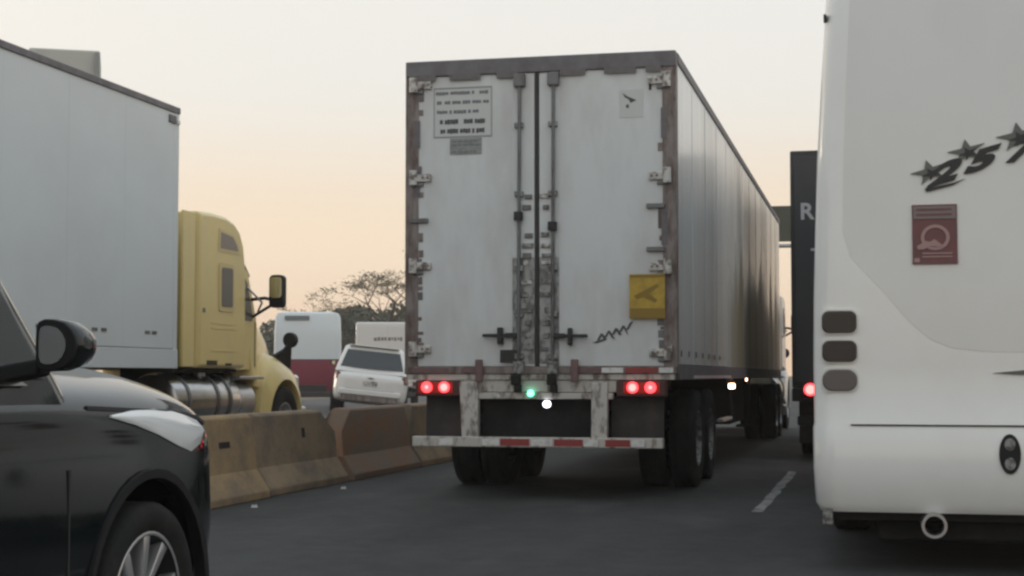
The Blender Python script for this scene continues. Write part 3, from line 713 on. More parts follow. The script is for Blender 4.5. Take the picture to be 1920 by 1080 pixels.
# ------------------------------------------------------------------ the plain white box trailer on the left
def left_trailer():
    t = thing('box_trailer', 'plain white box trailer at left edge behind the black car, coupled to yellow truck', 'trailer', (-9.05, 3.05, 0))
    W, L, ZB, ZT = 1.30, 13.6, 1.23, 4.22
    bx('floor', 'dark', t, -W + .03, W - .03, .05, L - .05, ZB + .01, ZB + .1)
    bx('roof', 'sideleft', t, -W + .02, W - .02, .02, L - .02, ZT - .05, ZT - .02)
    bx('front_wall', 'sideleft', t, -W + .03, W - .03, L - .05, L - .002, ZB + .11, ZT - .06)
    bx('rear_wall', 'sideleft', t, -W + .03, W - .03, .002, .05, ZB + .11, ZT - .06)
    n = 11; pw = (L - .2) / n
    for s in (-1, 1):
        for i in range(n):
            y0 = .1 + i * pw; xx = s * (W - .022)
            bx('side_panel', 'sideleft', t, xx - .012, xx + .012, y0 + .001, y0 + pw - .001, ZB + .225, ZT - .075)
        bx('top_rail', 'frame', t, s * (W - .02) - .03, s * (W - .02) + .03, .0, L, ZT - .075, ZT, bevel=.01)
        bx('bottom_rail', 'sideleft', t, s * (W - .018) - .024, s * (W - .018) + .024, .0, L, ZB, ZB + .215, bevel=.006)
        bx('rail_groove', 'seam', t, s * (W - .02) - .014, s * (W - .02) + .014, .02, L - .06, ZB + .215, ZB + .225)
        bx('corner_post', 'sideleft', t, s * (W - .055) - .05, s * (W - .055) + .05, L - .12, L + .005, ZB + .1, ZT - .01, bevel=.015)
        for y in (L - 3.05, L - 2.8, L - 1.95, L - 1.75, L - .75, L - .58):
            bx('reflector', 'rod', t, s * (W - .007) - .004, s * (W - .007) + .004, y - .055, y + .055, 1.605, 1.64)
        bx('marker_bracket', 'frame', t, s * W - .012, s * W + .012, L - .28, L - .10, ZT - .20, ZT - .11, bevel=.01)
        MB().box(s * W - .015, s * W + .02, L - .085, L - .02, ZT - .20, ZT - .15).build('marker_lamp', 'tape_white', t, bevel=.01)
    tandem(t, (1.6, 2.85))
    for s in (-1, 1):
        MB().box(s * .95 - .08, s * .95 + .08, 9.9, 10.06, .3, 1.22).build('landing_leg', 'dark', t, bevel=.01)
    return t
left_trailer()

# ------------------------------------------------------------------ the white coach on the right
def interp(tab, z):
    if z <= tab[0][0]: return tab[0][1:]
    for a, b in zip(tab[:-1], tab[1:]):
        if z <= b[0]:
            k = (z - a[0]) / (b[0] - a[0]); return tuple(p + (q - p) * k for p, q in zip(a[1:], b[1:]))
    return tab[-1][1:]
def coach():
    t = thing('coach', 'white coach at right edge with 257 lettering, three dark lamps and exhaust pipe', 'bus', (.90, 9.46, 0))
    tab = [(.35, 1.225, .055), (.40, 1.25, .02), (.60, 1.262, .0), (.84, 1.262, .0), (.87, 1.256, .012), (1.2, 1.257, .015), (1.6, 1.252, .02), (2.0, 1.24, .035), (2.43, 1.225, .06), (2.9, 1.198, .09), (3.39, 1.168, .135), (3.62, 1.15, .165), (3.76, 1.09, .25), (3.84, .98, .40)]
    rings = []
    for z, hw, y0 in tab:
        rings.append([(x, y, z) for x, y in rrect(-hw, hw, y0, 10.0 - y0, .14, 7)])
    body = MB().loft(rings).build('body', 'bus', t, smooth=35)
    yb = lambda z: interp(tab, z)[1]
    # raised centre panel, grey for the weaker light up there, curved lower edge
    edge = [(1.285, -.10), (1.29, -.30), (1.31, -.46), (1.36, -.58), (1.45, -.685), (1.55, -.77), (1.66, -.86), (1.76, -.95), (1.85, -1.03), (2.0, -1.075), (2.43, -1.065), (2.9, -1.045), (3.39, -1.02), (3.60, -1.0)]
    MB().loft([[(x, yb(z) - .002, z), (-x, yb(z) - .002, z), (-x, yb(z) + .01, z), (x, yb(z) + .01, z)] for z, x in edge]).build('rear_panel', 'busgrey', t, smooth=35)
    # engine door seam and bumper
    MB().box(-1.04, 1.04, -.004, .03, .857, .865).build('bumper_seam', 'seam', t)
    for s in (-1, 1):
        for k, (z0, z1, m) in enumerate(((1.40, 1.53, 'smoke'), (1.23, 1.355, 'smoke'), (1.06, 1.185, 'smoke2'))):
            b = MB(); o = rrect(s * 1.1 - .108, s * 1.1 + .108, z0 - .01, z1 + .01, .045, 5)
            fr = b.prism(o, 'y', .008, .09).build('lamp_surround', 'busgrey', t, smooth=30)
            o = rrect(s * 1.1 - .10, s * 1.1 + .10, z0, z1, .04 if k < 2 else .055, 5)
            MB().loft([[(x, .0, z) for x, z in o], [(s * 1.1 + (x - s * 1.1) * .93, -.012, (z0 + z1) / 2 + (z - (z0 + z1) / 2) * .9) for x, z in o]]).build('tail_lamp', m, fr, smooth=40)
    # oval grip
    o = [(-.15 + .06 * math.cos(R(a)), .70 + .115 * math.sin(R(a))) for a in range(0, 360, 15)]
    ov = MB().prism(o, 'y', -.014, .02).build('oval_vent', 'plastic', t, bevel=.005)
    for z in (.755, .645):
        o = [(-.15 + .03 * math.cos(R(a)), z + .036 * math.sin(R(a))) for a in range(0, 360, 20)]
        MB().prism(o, 'y', -.018, -.0145).build('vent_mesh', 'gear', ov)
    # exhaust
    MB().revolve([(-.06, .07), (.5, .07), (.5, .055), (-.06, .055), (-.06, .07)], 20)
    e = MB(); e.revolve([(-.05, .072), (.6, .072), (.6, .056), (-.05, .056), (-.05, .072)], 24)
    eo = e.build('exhaust_pipe', 'alu', t, smooth=40); eo.rotation_euler = (0, 0, math.pi / 2); eo.location = (-.575, .02, .285)
    # notice
    y = yb(2.0) - .006
    n = MB().hexa([(-.675, yb(1.8) - .014, 1.80), (-.42, yb(1.8) - .014, 1.80), (-.42, yb(1.8) + .004, 1.80), (-.675, yb(1.8) + .004, 1.80), (-.675, yb(2.15) - .012, 2.15), (-.42, yb(2.15) - .012, 2.15), (-.42, yb(2.15) + .004, 2.15), (-.675, yb(2.15) + .004, 2.15)]).build('notice', 'notice', t)
    def onrear(x, z, d): return (x, yb(z) - d, z)
    def plate(name, pts, m, par, d0=.0165, d1=.011):
        return MB().loft([[onrear(x, z, d0) for x, z in pts], [onrear(x, z, d1) for x, z in pts]]).build(name, m, par)
    plate('notice_heading', [(-.668, 2.065), (-.427, 2.065), (-.427, 2.14), (-.668, 2.14)], 'notice_grey', n)
    for z in (2.12, 2.09):
        plate('heading_print', [(-.65, z - .006), (-.45, z - .006), (-.45, z + .006), (-.65, z + .006)], 'notice', n, .0185, .0168)
    # ring with a hand-like shape crossing it
    ro, ri = .082, .062; c = (-.545, 1.955)
    for k in range(24):
        a0, a1 = R(k * 15), R(k * 15 + 15)
        if k == 0: ringb = MB()
        ringb.loft([[onrear(c[0] + r * math.cos(a), c[1] + r * .92 * math.sin(a), d) for r, a in ((ro, a0), (ro, a1), (ri, a1), (ri, a0))] for d in (.017, .0115)])
    ringb.build('notice_ring', 'notice_ink', n)
    plate('notice_symbol', [(-.65, 1.905), (-.60, 1.935), (-.575, 1.93), (-.55, 1.945), (-.50, 1.905), (-.53, 1.90), (-.575, 1.905), (-.61, 1.885), (-.645, 1.885)], 'notice_ink', n, .0185, .0172)
    plate('notice_corner', [(-.665, 1.81), (-.635, 1.81), (-.635, 1.835), (-.665, 1.835)], 'notice_ink', n)
    for k, z in enumerate((1.862, 1.842)):
        plate('notice_print', [(-.62, z - .004), (-.45, z - .004), (-.45, z + .004), (-.62, z + .004)], 'notice_ink', n)
    # slanted number and stars
    ang = R(17)
    for ch, cx, cz, sz, sx in (('2', -.475, 2.335, .215, 1.35), ('5', -.27, 2.405, .215, 1.4), ('7', -.045, 2.46, .215, 1.35)):
        me = text_mesh(ch, sz, .006, .013)
        me.transform(Matrix.Scale(sx, 4, (1, 0, 0)) @ Matrix.Scale(.86, 4, (0, 1, 0)))
        me.transform(Matrix(((1, .55, 0, 0), (math.tan(ang) * .9, 1, 0, 0), (0, 0, 1, 0), (0, 0, 0, 1))))
        obj('number', me, 'black', t, loc=(cx, yb(cz) - .011, cz), rot=(R(90) - .05, 0, 0))
    def star(cx, cz, r, rot, sx=1.5):
        o = []
        for i in range(10):
            a = rot + i * math.pi / 5; q = r if i % 2 == 0 else r * .38
            o.append((cx + q * math.cos(a) * sx, cz + q * math.sin(a) + q * math.cos(a) * .25))
        return o
    for cx, cz, r, ro_, m in ((-.57, 2.345, .075, .5, 'star_grey'), (-.36, 2.46, .075, .4, 'star_grey'), (-.07, 2.54, .085, .4, 'star_grey')):
        plate('star', star(cx, cz, r, ro_), m, t, .013, .006)
        plate('star_shadow', star(cx + .012, cz - .012, r * .55, ro_ + .3), 'black', t, .0155, .0132)
    plate('swoosh', [(-.60, 2.245), (-.44, 2.275), (-.37, 2.30), (-.44, 2.262), (-.59, 2.225)], 'black', t, .013, .006)
    plate('trim_streak', [(-.235, 1.165), (-.02, 1.185), (.25, 1.185), (.25, 1.155), (-.02, 1.152), (-.12, 1.155)], 'star_grey', t, .008, -.01)
    for (x, z) in ((-1.19, 3.30),):
        pass
    bx('marker_lamp', 'seam', t, -1.176, -1.16, .17, .24, 3.30, 3.34)
    # underside and wheels
    bx('underside', 'dark', t, -1.15, 1.15, .12, 9.8, .30, .36)
    bx('engine_sump', 'dark', t, -.9, .9, .25, 1.6, .16, .302, bevel=.03)
    MB().box(-1.21, -1.15, .05, .2, .27, .37).build('tow_bracket', 'gear', t, bevel=.01)
    for s in (-1, 1):
        MB().box(s * 1.0 - .2, s * 1.0 + .2, 2.1, 2.115, .14, .36).build('mud_flap', 'rubber', t)
        wheel(t, (s * 1.08, 2.75, .48), .48, .27, .28, 'steel', s)
        wheel(t, (s * .79, 2.75, .48), .48, .27, .28, 'steel', s)
        wheel(t, (s * 1.06, 8.0, .48), .48, .27, .28, 'steel', s)
        for y in (1.6, 3.1, 4.6, 6.1, 7.6):
            z0, z1 = 2.05, 2.95
            h0, h1 = interp(tab, z0)[0], interp(tab, z1)[0]
            MB().hexa([(s * (h0 - .02), y, z0), (s * (h0 + .004), y, z0), (s * (h0 + .004), y + 1.38, z0), (s * (h0 - .02), y + 1.38, z0), (s * (h1 - .02), y, z1), (s * (h1 + .004), y, z1), (s * (h1 + .004), y + 1.38, z1), (s * (h1 - .02), y + 1.38, z1)]).build('side_window', 'glass', t)
coach()

# ------------------------------------------------------------------ dark box truck ahead of the coach
def dark_truck():
    t = thing('box_truck', 'tall dark box truck between the big trailer and the coach, one red lamp lit', 'truck', (.155, 21.7, 0))
    bx('cargo_box', 'darkbox', t, -1.25, 1.25, 0.02, 8.2, .98, 4.22, bevel=.02)
    for s in (-1, 1):
        d = bx('rear_door', 'darkbox', t, min(s * .01, s * 1.2), max(s * .01, s * 1.2), -.012, .018, 1.05, 4.14, bevel=.008)
        MB().cyl((s * .2, -.035, 1.02), (s * .2, -.035, 4.16), .016, 10).build('lock_rod', 'rod', d)
    bx('rear_frame', 'dark', t, -1.25, 1.25, -.02, .2, .80, .978, bevel=.01)
    bx('rear_bumper', 'dark', t, -1.18, 1.18, -.06, .06, .48, .60, bevel=.01)
    for s in (-1, 1):
        bx('bumper_post', 'dark', t, s * .6 - .06, s * .6 + .06, -.02, .1, .602, .80)
        h = bx('lamp_housing', 'black', t, s * .95 - .17, s * .95 + .17, -.035, -.0205, .88, 1.03, bevel=.006)
        MB().cyl((s * 1.005, -.045, .96), (s * 1.005, -.0355, .96), .085, 20).build('lamp_halo', 'lamp_red', h, smooth=40)  # added glowing disc imitates the red halo round the lamp
        MB().cyl((s * 1.005, -.055, .96), (s * 1.005, -.0355, .96), .062, 20).build('tail_lamp', 'lamp_redhot', h, smooth=40)
        MB().cyl((s * .86, -.05, .96), (s * .86, -.0355, .96), .045, 20).build('tail_lamp', 'lens_red', h, smooth=40)
        bx('mud_flap', 'flap', t, s * .95 - .25, s * .95 + .25, .9, .92, .2, .8)
        bx('chassis_rail', 'dark', t, s * .42 - .05, s * .42 + .05, .1, 10.5, .72, .97)
        wheel(t, (s * 1.08, 1.9, .48), .48, .26, .28, 'steel', s); wheel(t, (s * .79, 1.9, .48), .48, .26, .28, 'steel', s)
        wheel(t, (s * 1.05, 9.3, .48), .48, .26, .28, 'steel', s)
    me = text_mesh('R', .31, .006, .008); obj('letter', me, 'letter_white', t, loc=(-1.03, -.0165, 3.37), rot=(R(90), 0, 0))
    bx('printed_mark', 'letter_white', t, -.98, -.90, -.0165, -.0125, 2.84, 2.875)
    bx('printed_mark', 'letter_white', t, -.93, -.88, -.0165, -.0125, 2.60, 2.63)
    cab = [(8.35, .75), (8.35, 2.9), (9.3, 2.92), (9.9, 2.5), (10.25, 1.7), (10.3, .55)]
    MB().prism(cab, 'x', -1.15, 1.15).build('cab', 'darkbox', t, bevel=.05)
    MB().add([(-1.0, 9.93, 2.45), (1.0, 9.93, 2.45), (1.0, 10.24, 1.75), (-1.0, 10.24, 1.75)], [(0, 1, 2, 3)]).build('windscreen', 'glass', t)
dark_truck()

# ------------------------------------------------------------------ sport utility cars
def suv(t, paint, lit=False):
    Lw = (.86, 3.83)      # rear and front axle y
    st = [(0.00, .66, .48, .90, .93), (.05, .80, .40, .98, 1.0), (.18, .885, .34, 1.06, 1.08), (.45, .92, .30, 1.10, 1.12), (.9, .935, .28, 1.11, 1.13), (1.6, .94, .26, 1.11, 1.12), (2.4, .94, .25, 1.11, 1.12),
          (3.05, .94, .25, 1.11, 1.15), (3.35, .94, .26, 1.105, 1.235), (3.7, .938, .27, 1.09, 1.235), (4.05, .934, .28, 1.075, 1.225), (4.31, .916, .29, 1.05, 1.20), (4.49, .875, .30, 1.01, 1.145), (4.585, .80, .31, .965, 1.075), (4.63, .71, .33, .90, .98), (4.65, .60, .38, .80, .85)]
    rings = []
    for y, w, z0, zs, zc in st:
        half = [(w - .12, z0), (w - .025, z0 + .07), (w, z0 + .30), (w - .004, zs - .36), (w - .008, zs - .20), (w - .016, zs - .10), (w - .045, zs - .025), (w - .15, zs + (zc - zs) * .30), (w * .5, zs + (zc - zs) * .90)]
        rings.append([(-x, y, z) for x, z in reversed(half)][::-1][::-1] + [])
        r = [(x, y, z) for x, z in half] + [(0, y, zc)] + [(-x, y, z) for x, z in reversed(half)] + [(0, y, z0)]
        rings[-1] = r
    body = MB().loft(rings).build('body', paint, t, smooth=50, sub=2)
    # bake the subdivision, then cut the wheel arches
    dg = bpy.context.evaluated_depsgraph_get(); dg.update()
    me = bpy.data.meshes.new_from_object(body.evaluated_get(dg)); body.modifiers.clear(); body.data = me
    cut = MB()
    for y in Lw:
        for s in (-1, 1): cut.cyl((s * .62, y, .37), (s * 1.2, y, .37), .435, 40)
    co = cut.build('cut', 'plastic'); co.parent = t
    boolean_cut(body, co)
    body.data.polygons.foreach_set('use_smooth', [True] * len(body.data.polygons))
    try: body.data.set_sharp_from_angle(angle=R(35))
    except Exception: pass
    for y in Lw:
        for s in (-1, 1):
            wheel(t, (s * .825, y, .36), .36, .23, .265, 'alloy', s)
            rg = []
            for a in range(-12, 193, 10):
                c, q = math.cos(R(a)), math.sin(R(a))
                rg.append([(s * .90, y + .432 * c, .37 + .432 * q), (s * .944, y + .432 * c, .37 + .432 * q), (s * .946, y + .462 * c, .37 + .462 * q), (s * .90, y + .466 * c, .37 + .466 * q)])
            MB().loft(rg).build('arch_trim', 'plastic', t, smooth=40)
    for s in (-1, 1):
        bx('sill_cladding', 'plastic', t, s * .90 - .05, s * .90 + .05, 1.34, 3.36, .22, .40, bevel=.03)
    # greenhouse
    def gh(z):  # x half width, rear y, front y at side
        k = (z - 1.09) / (1.70 - 1.09)
        return (.89 - .15 * k - .03 * k * k, .20 + .42 * k, 3.41 - .38 * k)
    rg = []
    for z in (1.06, 1.12, 1.25, 1.42, 1.58, 1.66):
        w, y0, y1 = gh(z); rg.append([(x, y + (.12 * (1 - (x / w) ** 2) if y > 2 else -.06 * (1 - (x / w) ** 2)), z) for x, y in rrect(-w, w, y0, y1, .16, 6)])
    for z, k in ((1.705, .95), (1.725, .80), (1.735, .5)):
        w, y0, y1 = gh(1.70); cy = (y0 + y1) / 2
        rg.append([(x * k, cy + (y - cy) * (k + .01), z) for x, y in rrect(-w, w, y0, y1, .16, 6)])
    MB().loft(rg).build('cabin', paint, t, smooth=50)
    def side_pt(s, y, z, d): return (s * (gh(z)[0] + d), y, z)
    for s in (-1, 1):
        for nm, pts in (('front_window', [(1.72, 1.14), (3.20, 1.14), (3.08, 1.36), (2.93, 1.60), (1.72, 1.61)]), ('rear_window_side', [(.72, 1.16), (1.64, 1.14), (1.64, 1.61), (1.0, 1.59)])):
            MB().loft([[side_pt(s, y, z, .006) for y, z in pts], [side_pt(s, y, z, -.02) for y, z in pts]]).build(nm, 'glass', t)
        MB().loft([[side_pt(s, y, z, .012) for y, z in ((.68, 1.12), (3.08, 1.12), (3.04, 1.138), (.70, 1.138))], [side_pt(s, y, z, -.02) for y, z in ((.68, 1.12), (3.08, 1.12), (3.04, 1.138), (.70, 1.138))]]).build('window_trim', 'chrome' , t)
        for nm, y0 in (('door_seam', 3.26), ('door_seam', 1.68)):
            bx(nm, 'seam', t, s * .935 - .004, s * .935 + .004, y0 - .004, y0 + .004, .42, .86)
        bx('door_handle', paint, t, s * .95 - .02, s * .95 + .02, 1.82, 2.02, .93, .965, bevel=.012)
        # door mirror
        mrr = []
        outl = [(-.078, .050), (-.070, .070), (-.045, .078), (-.01, .077), (.03, .068), (.06, .048), (.078, .022), (.082, .0), (.076, -.022), (.06, -.045), (.035, -.063), (.0, -.073), (-.04, -.074), (-.068, -.066), (-.078, -.045), (-.08, .0)]
        for y, k in ((2.925, .93), (2.935, 1.0), (3.00, .98), (3.05, .84), (3.085, .5)):
            mrr.append([(s * 1.075 + s * x * k * .82, y, 1.235 + z * k) for x, z in outl])
        mo = MB().loft(mrr).build('door_mirror', paint, t, smooth=45)
        MB().prism([(s * 1.075 + s * x * .80, 1.235 + z * .97) for x, z in outl], 'y', 2.913, 2.9245).build('mirror_bezel', 'plastic', mo, bevel=.004)
        MB().prism([(s * 1.075 + s * (x * .52 - .008), 1.235 + z * .72) for x, z in outl], 'y', 2.908, 2.9125).build('mirror_glass', 'mirror', mo)
        MB().hexa([(s * .84, 2.93, 1.12), (s * 1.0, 2.95, 1.15), (s * 1.0, 3.03, 1.15), (s * .84, 3.06, 1.12), (s * .84, 2.94, 1.17), (s * 1.0, 2.95, 1.20), (s * 1.0, 3.03, 1.20), (s * .84, 3.04, 1.17)]).build('mirror_stalk', 'plastic', mo, bevel=.01)
        # headlamp: swept blade wrapping the corner
        def body_x(y, z):
            w, z0, zs, zc = interp(st, y)
            prof = [(z0 + .30, w), (zs - .36, w - .004), (zs - .20, w - .008), (zs - .10, w - .016), (zs - .025, w - .045)]
            return interp(prof, z)[0]
        rg = []
        for y, za, zb in ((3.56, 1.012, 1.02), (3.72, .985, 1.032), (3.90, .945, 1.035), (4.06, .90, 1.022), (4.18, .875, 1.005), (4.28, .90, .985), (4.31, .93, .965)):
            pts = []
            for k in range(5):
                z = za + (zb - za) * k / 4; pts.append((s * (body_x(y, z) + .009 * math.sin(math.pi * (k + .5) / 5)), y, z))
            pts += [(s * (body_x(y, zb) - .05), y, zb), (s * (body_x(y, za) - .05), y, za)]
            rg.append(pts)
        MB().loft(rg).build('headlamp', 'headlamp', t, smooth=40)
        MB().prism(rrect(s * .62 - .10, s * .62 + .10, .40, .50, .04), 'y', 4.55, 4.635).build('fog_lamp', 'headlamp', t, bevel=.01)
        # tail lamp
        rg = []
        for y, za, zb in ((.10, .86, 1.00), (.18, .85, 1.03), (.32, .86, 1.04), (.46, .90, 1.03)):
            pts = []
            for k in range(4):
                z = za + (zb - za) * k / 3; pts.append((s * (body_x(y, min(z, interp(st, y)[2] - .02)) + .01), y, z))
            pts += [(s * (body_x(y, za) - .08), y, zb), (s * (body_x(y, za) - .08), y, za)]
            rg.append(pts)
        MB().loft(rg).build('tail_lamp', 'lens_dull', t, smooth=40)
        # hood shut line
        rg = []
        for y in (3.42, 3.6, 3.8, 4.0, 4.16, 4.3, 4.42):
            w, z0, zs, zc = interp(st, y); zz = zs - .055
            x = body_x(y, zz); rg.append([(s * (x + .003), y, zz - .007), (s * (x + .002), y, zz + .007), (s * (x - .03), y, zz + .007), (s * (x - .03), y, zz - .007)])
        MB().loft(rg).build('hood_seam', 'seam', t)
    # windscreen and back glass
    w1, _, f1 = gh(1.16); w2, _, f2 = gh(1.62)
    rows = []
    for z in (1.17, 1.30, 1.45, 1.60):
        w, y0, y1 = gh(z); rows.append([(x * (w - .10), y1 + .12 * (1 - (x * (w - .1) / w) ** 2) + .006, z) for x in (-1, -.6, -.2, .2, .6, 1)])
    MB().loft(rows, caps=False, closed=False).build('windscreen', 'glass', t, smooth=60)
    rows = []
    for z in (1.17, 1.32, 1.47, 1.60):
        w, y0, y1 = gh(z); rows.append([(x * (w - .10), y0 - .06 * (1 - (x * (w - .1) / w) ** 2) - .006, z) for x in (-1, -.6, -.2, .2, .6, 1)])
    MB().loft(rows, caps=False, closed=False).build('rear_window', 'glass', t, smooth=60)
    MB().box(-.62, .62, .50, .78, 1.70, 1.725).build('roof_spoiler', paint, t, bevel=.01)
    # front and rear trim
    MB().prism(rrect(-.52, .52, .55, .86, .08), 'y', 4.58, 4.662).build('grille', 'plastic', t, bevel=.01)
    for z in (.62, .70, .78): bx('grille_bar', 'chrome', t, -.48, .48, 4.658, 4.672, z - .008, z + .008)
    MB().prism(rrect(-.6, .6, .32, .48, .05), 'y', 4.50, 4.648).build('lower_intake', 'plastic', t, bevel=.01)
    bx('rear_bumper', paint, t, -.76, .76, -.045, .10, .50, .64, bevel=.03)
    bx('rear_valance', 'post', t, -.70, .70, -.02, .10, .36, .495, bevel=.02)
    bx('number_plate', 'hinge', t, -.17, .17, -.012, .06, .74, .86, bevel=.005)
    MB().prism([(-.09, .935), (0, .955), (.09, .935), (0, .915)], 'y', -.01, .05).build('tailgate_badge', 'gear', t)
    MB().box(-.60, .60, -.006, .05, .638, .646).build('tailgate_seam', 'seam', t)
    return t
suv(thing('black_car', 'black sport utility car at lower left, pale sky reflected on hood, alloy wheel showing', 'car', (-3.34, 1.15, 0)), 'blackpaint')
w = suv(thing('white_car', 'white sport utility car seen from behind, tilted on the slip road beyond the barriers', 'car', (-12.05, 36.6, .15), R(17), None, R(6)), 'whitecar')

# ------------------------------------------------------------------ vehicles far beyond the barrier
def far_bus():
    t = thing('city_bus', 'pale bus with burgundy lower half, far off between yellow truck and white car', 'bus', (-20.4, 55, 0), R(20))
    hi = [(1.75, 1.24, 0), (2.6, 1.23, .03), (3.3, 1.20, .08), (3.46, 1.12, .16), (3.52, .9, .4)]
    MB().loft([[(x, y, z) for x, y in rrect(-w_, w_, y0, 9 - y0, .15, 5)] for z, w_, y0 in hi]).build('upper_body', 'palebus', t, smooth=40)
    lo = [(.35, 1.20, .05), (.5, 1.24, 0), (1.72, 1.245, -.005)]
    MB().loft([[(x, y, z) for x, y in rrect(-w_, w_, y0, 9 - y0, .15, 5)] for z, w_, y0 in lo]).build('lower_body', 'redpaint', t, smooth=40)
    bx('waist_band', 'seam', t, -1.22, 1.22, -.004, 8.9, 1.721, 1.749)
    bx('route_sign', 'ink', t, -.85, .05, .02, .12, 3.20, 3.36, bevel=.01)
    for s in (-1, 1):
        bx('tail_lamp', 'lens_dull', t, s * 1.05 - .08, s * 1.05 + .08, -.02, .1, .95, 1.5, bevel=.02)
        for y in (1.6, 6.9): wheel(t, (s * 1.07, y, .45), .45, .26, .27, 'steel', s)
    bx('engine_grille', 'black', t, -.7, .7, -.02, .1, .42, .8, bevel=.02)
    bx('rear_bumper', 'flap', t, -1.15, 1.15, -.06, .08, .36, .55, bevel=.03)
far_bus()
def van():
    t = thing('delivery_van', 'white high box van rising behind the white car, faint marks on its back', 'van', (-15.75, 50, 0), R(17))
    bx('cargo_box', 'whitecar', t, -1.05, 1.05, 0, 4.2, .75, 2.92, bevel=.06)
    for s in (-1, 1):
        bx('rear_door', 'whitecar', t, min(s * .012, s * .95), max(s * .012, s * .95), -.02, .02, .95, 2.8, bevel=.01)
        bx('tail_lamp', 'lens_dull', t, s * .92 - .08, s * .92 + .08, -.03, .0, .80, .93)
        for y in (.9, 4.6): wheel(t, (s * .92, y, .36), .36, .22, .22, 'steel', s)
    b = MB(); g = random.Random(2); x = -.45
    while x < .5:
        w_ = g.uniform(.05, .1); b.box(x, x + w_, -.024, -.0205, 2.36 - g.uniform(.04, .07), 2.36 + g.uniform(.04, .07)); x += w_ + g.uniform(.02, .05)
    b.build('printed_words', 'notice_grey', t)['kind'] = 'stuff'
    MB().prism([(4.25, .5), (4.25, 2.2), (4.75, 2.15), (5.3, 1.45), (5.9, 1.25), (5.95, .5)], 'x', -.98, .98).build('cab', 'whitecar', t, bevel=.06)
    bx('chassis', 'dark', t, -.8, .8, .1, 5.5, .4, .74)
    bx('rear_bumper', 'flap', t, -1.0, 1.0, -.1, .08, .45, .6, bevel=.02)
van()

# ------------------------------------------------------------------ overhead sign far ahead
t = thing('overhead_sign', 'dark green road sign board glimpsed far ahead between trailer and dark truck', 'sign', (-6.0, 62, 0))
MB().cyl((0, 0, 0), (0, 0, 7.9), .2, 16, .15).build('sign_post', 'alu', t, smooth=40)
for z in (6.2, 7.4): MB().cyl((0, 0, z), (6.0, 0, z), .08, 10).build('sign_arm', 'alu', t, smooth=40)
bx('sign_board', 'sign_green', t, .8, 5.6, -.18, -.10, 6.35, 7.75, bevel=.03)

# ------------------------------------------------------------------ building roof over the left trailer
t = thing('apartment_building', 'pale building whose rooftop corner peeks over the white box trailer', 'building', (-46.9, 77.6, 0), R(27))
bx('wall', 'building', t, -9, 5.2, 0, 12, 0, 16.4)
bx('stair_tower', 'building', t, 1.5, 5.35, -.05, 5, 16.4, 19.35, bevel=.12)
bx('parapet', 'building', t, -9.1, 5.25, -.1, .15, 16.402, 17.0)
bx('tower_duct', 'graplate', t, 5.05, 5.33, -.4, -.06, 16.5, 19.2, bevel=.05)
for fl in range(5):
    for k in range(5):
        wv = bx('window', 'glass', t, -8 + k * 2.6, -6.6 + k * 2.6, -.03, .1, 1.4 + fl * 3.1, 2.9 + fl * 3.1)
        bx('sill', 'graplate', wv, -8.1 + k * 2.6, -6.5 + k * 2.6, -.12, .02, 1.28 + fl * 3.1, 1.39 + fl * 3.1)

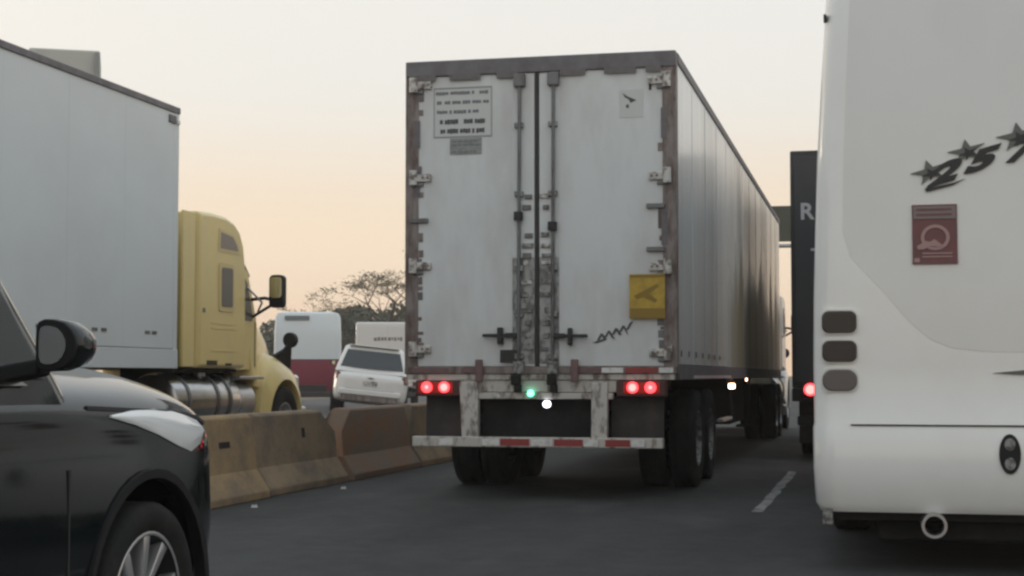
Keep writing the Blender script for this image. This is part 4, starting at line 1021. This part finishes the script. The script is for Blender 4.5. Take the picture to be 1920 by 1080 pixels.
# ------------------------------------------------------------------ trees
def tree(label, loc, H, spread, trunk_h, seed, leaf_m, nleaf, leaf_s, flat=.45, group='trees beyond the traffic', levels=4, r0=.22, density=1., lean=0., name='acacia_tree'):
    g = random.Random(seed)
    t = thing(name, label, 'tree', loc, 0, group)
    wood = MB(); tips = []
    def seg(a, b, ra, rb, n=6):
        wood.cyl(a, b, ra, n, rb, caps=False)
    def grow(p, d, L, r, lev):
        steps = 3
        for i in range(steps):
            d2 = (d + Vector((g.uniform(-.18, .18), g.uniform(-.18, .18), g.uniform(-.06, .12)))).normalized()
            q = p + d2 * L / steps; r2 = r * .82
            seg(p, q, r, r2); p, d, r = q, d2, r2
            if lev >= 3: tips.append((q, lev))
        if lev < levels:
            for k in range(g.choice((2, 3, 3))):
                az = g.uniform(0, 2 * math.pi); out = Vector((math.cos(az), math.sin(az), 0))
                nd = (d * .55 + out * g.uniform(.5, .9) * (1.15 - flat * .2) + Vector((0, 0, g.uniform(-.05, .35) * (1 - flat)))).normalized()
                grow(p, nd, L * g.uniform(.62, .85), r * .68, lev + 1)
    p = Vector((0, 0, 0)); d = Vector((lean, 0, 1)).normalized()
    n = 4
    for i in range(n):
        q = p + (d + Vector((g.uniform(-.06, .06), g.uniform(-.06, .06), 0))) * trunk_h / n
        seg(p, q, r0 * (1 - .08 * i), r0 * (1 - .08 * (i + 1)), 9); p = q
    for k in range(4):
        az = k * math.pi / 2 + g.uniform(-.4, .4); out = Vector((math.cos(az), math.sin(az), 0))
        grow(p, (out * g.uniform(.5, .9) + Vector((0, 0, .75))).normalized(), (H - trunk_h) * .55, r0 * .52, 1)
    # scale the crown to the asked size
    mx = max(abs(v[0]) for v in wood.v) or 1; mz = max(v[2] for v in wood.v)
    kx = spread / mx; kz = (H - trunk_h) / max(.01, mz - trunk_h)
    def fit(v):
        h = max(0, min(1, (v[2] - trunk_h) / (.8)))
        return Vector((v[0] * (1 + (kx - 1) * h), v[1] * (1 + (kx - 1) * h), v[2] if v[2] < trunk_h else trunk_h + (v[2] - trunk_h) * kz))
    wood.v = [tuple(fit(v)) for v in wood.v]
    wood.build('trunk', 'bark', t, smooth=50)
    lf = MB()
    for i in range(nleaf):
        c, lev = g.choice(tips); c = fit(c)
        if g.random() > density: continue
        for _ in range(3):
            q = c + Vector((g.gauss(0, spread * .05), g.gauss(0, spread * .05), g.gauss(0, spread * .014)))
            a = Vector((g.uniform(-1, 1), g.uniform(-1, 1), g.uniform(-.5, .5))).normalized() * leaf_s * g.uniform(.6, 1.3)
            b_ = a.orthogonal().normalized() * leaf_s * g.uniform(.3, .6)
            lf.add([q - a, q + b_, q + a, q - b_], [(0, 1, 2, 3)])
    lf.build('crown', leaf_m, t)
    return t
tree('sparse spreading tree with dark trunk just left of the big trailer', (-28.2, 90, 0), 7.5, 4.7, 4.2, 4, 'leaf', 480, .085, r0=.20)
tree('broad thin crowned tree mostly hidden behind the big trailer', (-23.2, 92, 0), 8.8, 4.4, 4.6, 14, 'leaf', 560, .085, r0=.24)
tree('faint thin tree behind the mirror of the yellow truck', (-39.5, 110, 0), 7.6, 4.2, 3.2, 8, 'leaf', 300, .10, r0=.16)
tree('tiny high thin crown faint in the haze above the pale bus', (-41.5, 130, 0), 10.2, 3.2, 6.5, 23, 'leaf', 160, .12, r0=.10)
def bush(label, loc, w, h, seed, n):
    g = random.Random(seed); t = thing('round_tree', label, 'tree', loc, 0, 'dark trees on the skyline')
    b = MB(); b.cyl((0, 0, 0), (0, 0, h * .55), .2, 8, .1)
    for k in range(5):
        a = g.uniform(0, 6.28); b.cyl((0, 0, h * .35), (math.cos(a) * w * .4, math.sin(a) * w * .4, h * .75), .1, 6, .03)
    b.build('trunk', 'bark', t)
    cl = [(g.uniform(-.75, .75) * w, g.uniform(-.6, .6) * w, h * g.uniform(.35, .86), g.uniform(.22, .4) * w) for _ in range(16)]
    lf = MB()
    for i in range(n):
        cx, cy, cz, r = g.choice(cl); v = Vector((g.gauss(0, 1), g.gauss(0, 1), g.gauss(0, 1))).normalized() * r * g.uniform(.55, 1.05); v.z *= .62
        q = Vector((cx, cy, max(.2, cz))) + v
        a = Vector((g.uniform(-1, 1), g.uniform(-1, 1), g.uniform(-1, 1))).normalized() * g.uniform(.12, .25); b_ = a.orthogonal().normalized() * g.uniform(.08, .16)
        lf.add([q - a, q + b_, q + a, q - b_], [(0, 1, 2, 3)])
    lf.build('crown', 'leaf_dark', t)
bush('dark rounded tree above the gap between pale bus and delivery van', (-37.0, 112, 0), 4.6, 6.6, 31, 7000)
bush('dark rounded tree behind the delivery van under the sparse tree', (-33.0, 114, 0), 4.4, 6.3, 32, 7000)
bush('low dark tree above the roof of the pale bus', (-41.5, 116, 0), 4.0, 6.4, 33, 6000)
bush('dark rounded tree hidden partly by the left edge of the big trailer', (-28.5, 112, 0), 4.4, 6.2, 34, 6000)
bush('dark tree behind the hood of the yellow truck', (-47.5, 118, 0), 4.4, 5.6, 35, 6000)

# ------------------------------------------------------------------ dusk haze in the air
hm = bpy.data.materials.new('dusk haze'); hm.use_nodes = True
hn = hm.node_tree.nodes; hn.remove(hn['Principled BSDF'])
pv = hn.new('ShaderNodeVolumePrincipled'); pv.inputs['Color'].default_value = (.97, .92, .86, 1); pv.inputs['Density'].default_value = .0012
hm.node_tree.links.new(pv.outputs[0], hn['Material Output'].inputs['Volume'])
hz_o = MB().box(-130, 60, -30, 180, -1.2, 24).build('haze', hm); hz_o['kind'] = 'stuff'
